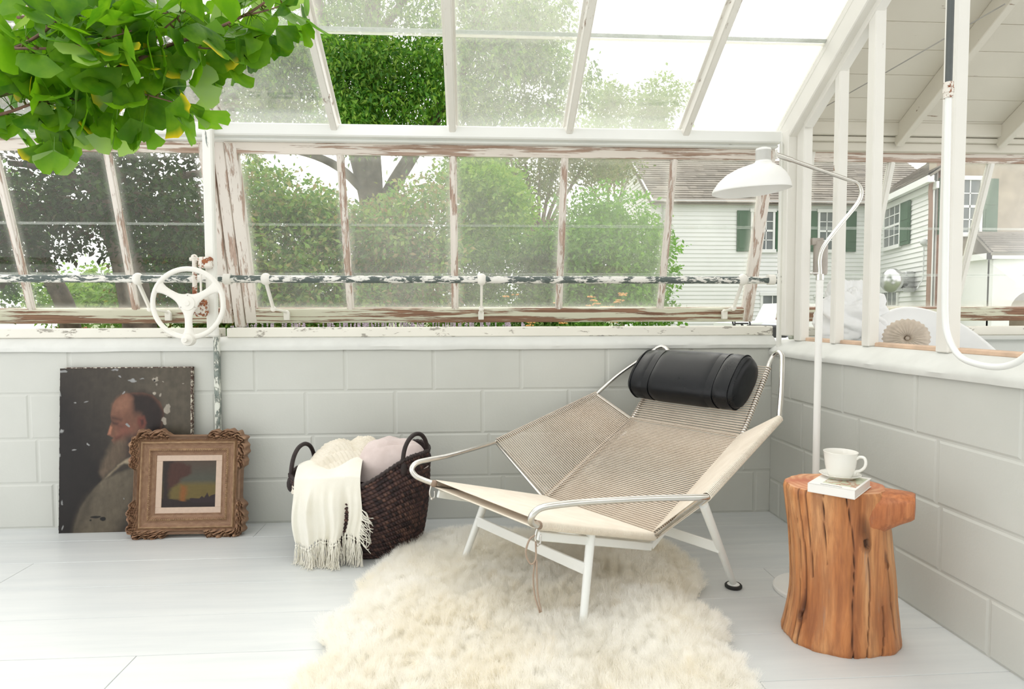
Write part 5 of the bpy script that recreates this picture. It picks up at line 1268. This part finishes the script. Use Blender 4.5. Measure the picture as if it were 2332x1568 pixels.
def shingles(a, b, c, d, course=.16):
    """courses of shingles, each lapping the one below, from eave a-b up to ridge d-c"""
    a, b, c, d = (V(*p) for p in (a, b, c, d)); n_ = np.cross(b-a, d-a); n_ /= np.linalg.norm(n_); n_ *= np.sign(n_[2]); L = np.linalg.norm(d-a); k = int(L/course); m = slab(a-n_*.02, b-n_*.02, c-n_*.02, d-n_*.02, .05); r = random.Random(9)
    for i in range(k):
        t0, t1 = i/k, (i+1.12)/k; w0 = np.linalg.norm(b-a); ns = int(w0/.45); e = [0]+sorted(r.random() for _ in range(ns))+[1]
        for u0, u1 in zip(e[:-1], e[1:]):
            h = r.uniform(.020, .036); P = [(a+(b-a)*u)*(1-min(t, 1))+(d+(c-d)*u)*min(t, 1)+n_*hh for t, hh in ((t0, h), (t1, .002)) for u in (u0, u1)]; P += [p-n_*h for p in P[:2]]
            k_ = r.uniform(.72, 1.15); m.add(P, [(0, 1, 3, 2), (4, 5, 1, 0)], a=np.array((k_, k_, k_)))
    return m
m = shingles((X0-.12, 18.72, EZ-.12), (15, 18.72, EZ-.12), (15, 21.4, RZ+.05), (X0-.12, 21.4, RZ+.05)); m.join(slab((15, 24.1, EZ-.12), (X0-.12, 24.1, EZ-.12), (X0-.12, 21.4, RZ+.05), (15, 21.4, RZ+.05)))
m.build('roof', MT['shingle'], house, ho)
m = M().box((X0-.1, 18.80, EZ-.16), (12.2, 18.98, EZ-.02)); m.box((X0-.04, 18.96, GZ), (X0+.12, 18.995, EZ-.1)); m.beam((X0-.06, 18.75, EZ-.12), (X0-.06, 21.4, RZ-.02), .05, .14, (0, 0, 1), 0); m.beam((X0-.06, 24.05, EZ-.12), (X0-.06, 21.4, RZ-.02), .05, .14, (0, 0, 1), 0)
m.build('trim_board', TRM, house, ho)
M().tube([(X0+.35, 18.92, GZ), (X0+.35, 18.92, EZ-.1)], .045, 8).build('downspout', plain('grey_downspout', (.42, .45, .44), .6), house, ho)
def hwin(cx, w_, z0, z1, base, dirx, nrm, parent, off, rows=4, cols=3, shut=(1, 1), sw=.40):
    """sash window on a wall: base point + dirx * u, outward normal nrm"""
    base = V(*base); dx = V(*dirx); n_ = V(*nrm)
    def q(m, u0, u1, a, b, d0, d1): 
        c = [base+dx*u+n_*d+V(0, 0, z) for z in (a, b) for d in (d0, d1) for u in (u0, u1)]
        return m.add(c, [(0, 2, 3, 1), (4, 5, 7, 6), (0, 1, 5, 4), (1, 3, 7, 5), (3, 2, 6, 7), (2, 0, 4, 6)])
    m = M(); h = w_/2
    q(m, cx-h-.07, cx-h, z0-.08, z1+.08, .02, .07); q(m, cx+h, cx+h+.07, z0-.08, z1+.08, .02, .07); q(m, cx-h-.1, cx+h+.1, z1, z1+.10, .02, .09); q(m, cx-h-.1, cx+h+.1, z0-.10, z0, .02, .10)
    for i in range(1, cols): q(m, cx-h+w_*i/cols-.012, cx-h+w_*i/cols+.012, z0, z1, .045, .06)
    for i in range(1, rows): t_ = .03 if i == rows//2 else .012; q(m, cx-h, cx+h, z0+(z1-z0)*i/rows-t_, z0+(z1-z0)*i/rows+t_, .045, .06)
    f = m.build('window', TRM, parent, off); m = M(); q(m, cx-h, cx+h, z0, z1, .03, .045); m.build('pane', PANE, f)
    f.children[0].parent = f
    mv = V(*off)
    f.children[0].data.transform(Matrix.Translation(-Vector(off)))
    for s, k in zip((-1, 1), shut):
        if k:
            m = M(); u = cx+s*(h+.09+sw/2); q(m, u-sw/2, u+sw/2, z0-.06, z1+.04, .03, .075)
            for i in range(2): a = z0+(z1-z0)*(.5*i+.03); q(m, u-sw/2+.05, u+sw/2-.05, a, a+(z1-z0)*.42, .075, .085)
            m.build('shutter', GSH, parent, off)
hx = lambda px: at(px, 520, 19).x
hwin((hx(1711)+hx(1760))/2, hx(1758)-hx(1713), 2.90, 4.02, (0, 19, 0), (1, 0, 0), (0, -1, 0), house, ho)
hwin((hx(1863)+hx(1914))/2, hx(1912)-hx(1865), 2.90, 4.02, (0, 19, 0), (1, 0, 0), (0, -1, 0), house, ho)
hwin(hx(1880), .5, .95, 1.45, (0, 19, 0), (1, 0, 0), (0, -1, 0), house, ho, 2, 2, (0, 0)); hwin(hx(1760), .6, .95, 1.5, (0, 19, 0), (1, 0, 0), (0, -1, 0), house, ho, 2, 2, (0, 0))
# the wing that comes forward
A_ = V(12.30, 18.9, 0); B_ = V(11.20, 14.9, 0); wd = (B_-A_); wl = np.linalg.norm(wd); wd /= wl; wn = V(wd[1], -wd[0], 0); wn *= -1 if wn[0] > 0 else 1
wing = empty('house_wing', tuple(A_+V(0, 0, GZ)), label='white clapboard house wing with green shutters coming forward to the stone end', cat='house'); wo = tuple(A_+V(0, 0, GZ))
m = clap(A_[:2], B_[:2], GZ, EZ, wn[:2]); m.build('wall', MT['clap'], wing, wo)
M().prism([(A_[0]+.05, A_[1]), (B_[0]+.05, B_[1]+.02), (16.5, B_[1]+.05), (17.5, A_[1])], GZ, EZ, 'xy').build('body', TRM, wing, wo, fix=True)
up_ = V(2.4, -.66, 2.05)
a = A_+wn*.25+V(0, 0, EZ-.10)-wd*.6; b = B_+wn*.25+V(0, 0, EZ-.10)+wd*.25
shingles(a, b, b-wn*2.9+V(0, 0, 2.0), a-wn*2.9+V(0, 0, 2.0)).build('roof', MT['shingle'], wing, wo)
m = M().beam(a+V(0, 0, -.10)+wn*-.05, b+V(0, 0, -.10)+wn*-.05, .14, .16, (0, 0, 1), 0); m.beam(a+wn*-.2+V(0, 0, -.25), b+wn*-.2+V(0, 0, -.25), .06, .16, (0, 0, 1), 0); m.beam(B_+wn*.03-wd*.08+V(0, 0, GZ), B_+wn*.03-wd*.08+V(0, 0, EZ-.2), .16, .04, wn, 0)
m.build('cornice', TRM, wing, wo)
dp = B_+wn*.10-wd*.02; M().tube(cr([dp+V(-.02, -.05, EZ-.25), dp+V(0, 0, EZ-.5), dp+V(.02, .0, EZ-.9), dp+V(.02, 0, 2), dp+V(.02, 0, GZ)], 5), .05, 8).build('downspout', BRN, wing, wo, smooth=SM)
def wu(px):
    d = CM.to_3x3() @ Vector(((px-1166)/1455.9, 0, -1)); k = d.x/d.y; return (k*A_[1]-A_[0])/(wd[0]-k*wd[1])
hwin((wu(2012)+wu(2046))/2, wu(2046)-wu(2012), 2.85, 3.98, tuple(A_), tuple(wd), tuple(wn), wing, wo, 4, 3, (0, 1), wu(2068)-wu(2048))
hwin((wu(2003)+wu(2045))/2, wu(2044)-wu(2004), .75, 1.55, tuple(A_), tuple(wd), tuple(wn), wing, wo, 2, 4, (0, 0))
q = A_+wd*wu(2104)+wn*.06+V(0, 0, 2.72); m = M().ball(q, .09, 6); m.tube([q, q+V(0, 0, -.9), q+V(-.15, 0, -1.15)], .015, 6); m.build('wall_lamp', plain('grey_fitting', (.6, .62, .62), .5), wing, wo, smooth=SM)
# blower on the wing wall
u_ = A_+wd*wu(2080); bl_c = u_+wn*.30+V(0, 0, 1.80)
blow = empty('wall_blower', tuple(u_+wn*.05+V(0, 0, 1.6)), label='round metal blower with a polished bell fixed to the white wing wall', cat='machine'); blo = tuple(u_+wn*.05+V(0, 0, 1.6))
CHR = plain('dull_chrome', (.62, .63, .63), .25, .9); axd = V(-.93, -.36, 0); R3 = np.stack([np.cross((0, 0, 1), axd), V(0, 0, 1), axd], 1)
m = M(); m.join(M().lathe([(.0001, .62), (.10, .615), (.20, .58), (.28, .50), (.31, .44), (.31, .40), (.16, .38), (.14, .30), (.18, .28), (.18, -.02), (.0001, -.02)], 24), R3, tuple(bl_c)); m.build('bell', CHR, blow, blo, smooth=SM, fix=True)
m = M().box(tuple(bl_c+V(-.12, -.2, -.30)), tuple(bl_c+V(.22, .18, -.18)), None, .02); m.box(tuple(bl_c+V(.02, -.1, -.25)), tuple(bl_c+V(.30, .22, .24)), None, .02); m.build('motor_box', CHR, blow, blo)
# stone end of the house
stn = empty('stone_house', (13.5, 15, GZ), label='buff stone end of the house with shuttered windows behind the white pipe', cat='house'); sno = (13.5, 15, GZ)
M().box((11.32, 14.86, GZ), (20, 15.3, 7.5)).build('wall', MT['stone'], stn, sno)
M().box((11.28, 14.82, GZ), (11.42, 14.98, 7.4)).build('brick_corner', plain('red_brick_corner', (.40, .22, .17), .9, 0, .2, 12), stn, sno)
sx = lambda px: at(px, 520, 14.86).x
hwin(sx(2203), .50, 2.90, 4.15, (0, 14.86, 0), (1, 0, 0), (0, -1, 0), stn, sno, 4, 2, (0, 1), .36); m = M().box((sx(2150)-.17, 14.80, 2.85), (sx(2150)+.12, 14.86, 4.2)); m.build('shutter', GSH, stn, sno)
hwin(sx(2205), .62, .70, 1.55, (0, 14.86, 0), (1, 0, 0), (0, -1, 0), stn, sno, 2, 2, (1, 1), .36)
# porch
pch = empty('arched_porch', (11.9, 13.6, GZ), label='white porch with an arched opening and shingled roof in front of the stone wall', cat='porch'); pco = (11.9, 13.6, GZ)
px0 = at(2262, 600, 13.6).x; pw_ = 2.2; zt_ = at(2290, 588, 13.6).z; ar = [(px0+.42+.5-.5*math.cos(t_), .95+.5*math.sin(t_)*1.0) for t_ in np.linspace(0, PI, 14)]
poly = [(px0, GZ), (px0+.42, GZ)]+ar+[(px0+1.42, GZ), (px0+pw_, GZ), (px0+pw_, zt_), (px0, zt_)]
M().prism(poly, 13.6, 13.75).build('arch_wall', TRM, pch, pco, fix=True)
m = M().box((px0, 13.7, GZ), (px0+.1, 14.85, zt_)); m.box((px0-.12, 13.48, zt_-.02), (px0+pw_+.1, 13.65, zt_+.12)); m.box((px0-.12, 13.5, zt_-.02), (px0+.05, 14.85, zt_+.12)); m.build('side_wall', TRM, pch, pco)
shingles((px0-.15, 13.45, zt_+.12), (px0+pw_+.2, 13.45, zt_+.12), (px0+pw_+.2, 14.8, zt_+.75), (px0+.5, 14.8, zt_+.75)).build('roof', MT['shingle'], pch, pco)
# small red building far left
rb = empty('red_barn', (-22, 44, GZ), label='low red and white building far off under the left sash', cat='building'); rbo = (-22, 44, GZ)
bx1 = at(-40, 740, 44).x; bx2 = at(125, 740, 44).x
M().box((bx1, 44, GZ), (bx2, 48, .12)).build('wall', plain('barn_red', (.40, .12, .10), .8), rb, rbo)
slab((bx1-.2, 43.6, .1), (bx2+.2, 43.6, .1), (bx2+.2, 46.2, 1.3), (bx1-.2, 46.2, 1.3)).build('roof', plain('white_metal_roof', (.75, .75, .74), .4), rb, rbo, fix=True)
for i in range(3): x = bx1+.9+i*1.6; M().box((x, 43.95, -.05), (x+.45, 44.0, .08)).build('window', TRM, rb, rbo)

# ---------------------------------------------------------------- open cart and pickup outside
ct = at(1680, 742, 7.2); cart = empty('utility_cart', (ct.x, 7.2, GZ), label='open white utility cart with a black steering wheel outside the sill', cat='vehicle'); BLK = plain('black_plastic', (.02, .02, .02), .5)
M().box((-.50, -.4, .25), (.62, .5, .80), None, .06).build('body', TRM, cart); M().box((.22, -.35, .78), (.42, .3, .93), None, .02).build('dashboard', BLK, cart)
for wx, wy in ((-.4, -.45), (.45, -.45), (-.4, .45), (.45, .45)):
    m = M(); m.join(M().lathe([(.0001, -.06), (.19, -.06), (.2, 0), (.19, .06), (.0001, .06)], 20), np.array([[1, 0, 0], [0, 0, 1], [0, 1, 0]]), (wx, wy, .2)); m.build('wheel', BLK, cart, fix=True, smooth=SM)
m = M(); an = np.linspace(0, 2*PI, 24, endpoint=False); m.tube([V(.0+.10*math.cos(a_), -.1+.10*math.sin(a_)*.5, .955+.085*math.sin(a_)) for a_ in an], .011, 6, closed=True); m.tube([(-.08, -.1, .95), (.08, -.1, .95)], .01, 6); m.tube([(0, -.1, .95), (.12, .0, .8)], .014, 6); m.build('steering_wheel', BLK, cart, smooth=True)
for x in (-.16, .40): M().tube([(x, -.3, .75), (x, -.3, 1.02)], .008, 6).build('post', BLK, cart)
M().box((.42, -.32, .80), (.62, .35, .95), None, .03).build('bin', plain('blue_white_bin', (.62, .68, .74), .5), cart)
pk = at(1830, 700, 13); tk = empty('white_pickup', (pk.x, 13.4, GZ), label='white pickup parked by the house seen behind the lamp pole', cat='car')
body = [(-1.5, .35), (1.9, .35), (1.95, .8), (1.2, .86), (.95, .88), (.62, 1.24), (-.35, 1.28), (-.55, .9), (-1.5, .86)]
M().prism(body, -.7, .7).build('body', TRM, tk, fix=True)
M().prism([(.86, .90), (.58, 1.19), (.05, 1.20), (.05, .90)], -.72, .72).build('window', PANE, tk, fix=True); M().prism([(-.02, .90), (-.02, 1.20), (-.32, 1.21), (-.46, .92)], -.72, .72).build('window', PANE, tk, fix=True)
for wx in (-1.0, 1.25):
    for wy in (-.66, .66):
        m = M(); m.join(M().lathe([(.0001, -.1), (.31, -.1), (.33, 0), (.31, .1), (.0001, .1)], 22), np.array([[1, 0, 0], [0, 0, 1], [0, 1, 0]]), (wx, wy, .33)); m.build('wheel', BLK, tk, fix=True, smooth=SM)

# ---------------------------------------------------------------- beyond the partition
pl = M().box((1.66, 2.78, 0), (1.90, 2.945, .80), None, .008); tag(pl.build('display_plinth', TRM, off=(1.78, 2.87, 0)), 'plain white plinth under the ruffled sculpture beyond the studs', 'plinth')
nu, nv = 120, 160; U_, W_2 = np.meshgrid(np.linspace(0, PI, nu), np.linspace(0, 2*PI, nv, endpoint=False), indexing='ij')
fr_ = 1+.16*np.sin(W_2*5+3*np.sin(U_*4))*np.sin(U_)+.12*(vnoise(U_*5, np.cos(W_2)*4+9, 3)-.5)*2+.10*np.abs(np.sin(W_2*3+U_*7))*np.sin(U_)
sx_, sy_, sz_ = .150*fr_*np.sin(U_)*np.cos(W_2), .060*fr_*np.sin(U_)*np.sin(W_2), .155*fr_*np.cos(U_)*-1
P = np.stack([1.765+sx_, 2.865+sy_, .935+sz_*(1+.15*np.cos(W_2*2))], -1); P[..., 2] = np.maximum(P[..., 2], .801)
m = M().grid(P, False, True); m.ball((1.765, 2.86, 1.065), .020, 8); m.tube([(1.765, 2.86, 1.0), (1.765, 2.86, 1.06)], .012, 8)
PLAS = plain('white_plaster', (.84, .85, .86), .7, 0, .02, 8)
tag(m.build('ruffled_sculpture', PLAS, off=(1.78, 2.87, .80), smooth=True, fix=True), 'white ruffled plaster sculpture on the plinth behind the studs', 'sculpture')
wc = empty('shell_chair', (2.03, 2.60, 0), label='rounded white shell armchair beyond the partition studs', cat='chair')
th = np.linspace(0, 2*PI, 72, endpoint=False); G = []; G2 = []
def rimh(t_): return .70+.285*np.maximum(0, np.cos(t_-math.radians(88)))**1.0
for k in np.linspace(0, 1, 16):
    r_ = .20+.11*math.sin(min(1, k*1.1)*PI/2); G.append(np.stack([r_*np.cos(th)*1.0, r_*np.sin(th)*.92, .22+(rimh(th)-.22)*k], 1))
G.append(np.stack([.295*np.cos(th), .295*np.sin(th)*.92, rimh(th)+.008], 1)); 
for k in np.linspace(1, .35, 8): r_ = .16+.12*k; G.append(np.stack([r_*np.cos(th), r_*np.sin(th)*.92, .22+(rimh(th)-.22)*k], 1))
G.append(np.stack([.01*np.cos(th), .01*np.sin(th), th*0+.40], 1))
M().grid(G, False, True).build('shell', PLAS, wc, smooth=True, fix=True); M().lathe([(.0001, 0), (.22, 0), (.22, .02), (.04, .04), (.04, .24), (.12, .26)], 30).build('pedestal', PLAS, wc, smooth=SM, fix=True)
pz = V(1.885, 2.66, .855); U_, W_2 = np.meshgrid(np.linspace(0, PI, 50), np.linspace(0, 2*PI, 200, endpoint=False), indexing='ij')
rp_ = 1+.03*np.sin(W_2*26)*np.sin(U_)**.5; x = .090*np.sin(U_)*np.cos(W_2)*rp_; z = .082*np.sin(U_)*np.sin(W_2)*rp_; y = -.050*np.cos(U_)*(1-.75*np.exp(-(np.sin(U_)/.16)**2))+.004*np.sin(W_2*26)*np.sin(U_)
ca, sa = math.cos(-.5), math.sin(-.5)
m = M().grid(np.stack([pz[0]+x*ca-y*sa, pz[1]+x*sa+y*ca, pz[2]+z], -1), False, True); m.ball(pz+V(-.012, -.026, 0), .010, 6)
tag(m.build('pleated_cushion', plain('beige_pleated_linen', (.58, .50, .42), .85, 0, .08, 40), off=tuple(pz+V(0, 0, -.1)), smooth=True, fix=True), 'round beige pleated cushion with a centre button in the white shell chair', 'cushion')
m = M().lathe([(.0001, .785), (.20, .785), (.205, .795), (.20, .805), (.0001, .805)], 40); m.lathe([(.0001, 0), (.15, 0), (.15, .015), (.02, .03), (.02, .79)], 24)
tag(m.build('round_table', PLAS, off=None, smooth=SM, fix=True), 'white round pedestal table beyond the wall behind the bent pipe', 'table').location = (1.96, 1.98, 0)
m = M().tube([(1.572, 2.80, 1.135), (1.572, 2.80, 1.145), (1.572, 2.80, 1.265), (1.572, 2.80, 1.285)], [.026, .030, .030, .027], 16); m.box((1.53, 2.79, 1.27), (1.58, 2.81, 1.30))
tag(m.build('canister', plain('grey_beige_tin', (.42, .38, .34), .5), off=(1.572, 2.8, 1.135), smooth=SM), 'grey beige tin canister hung on the corner stud behind the lamp', 'canister')
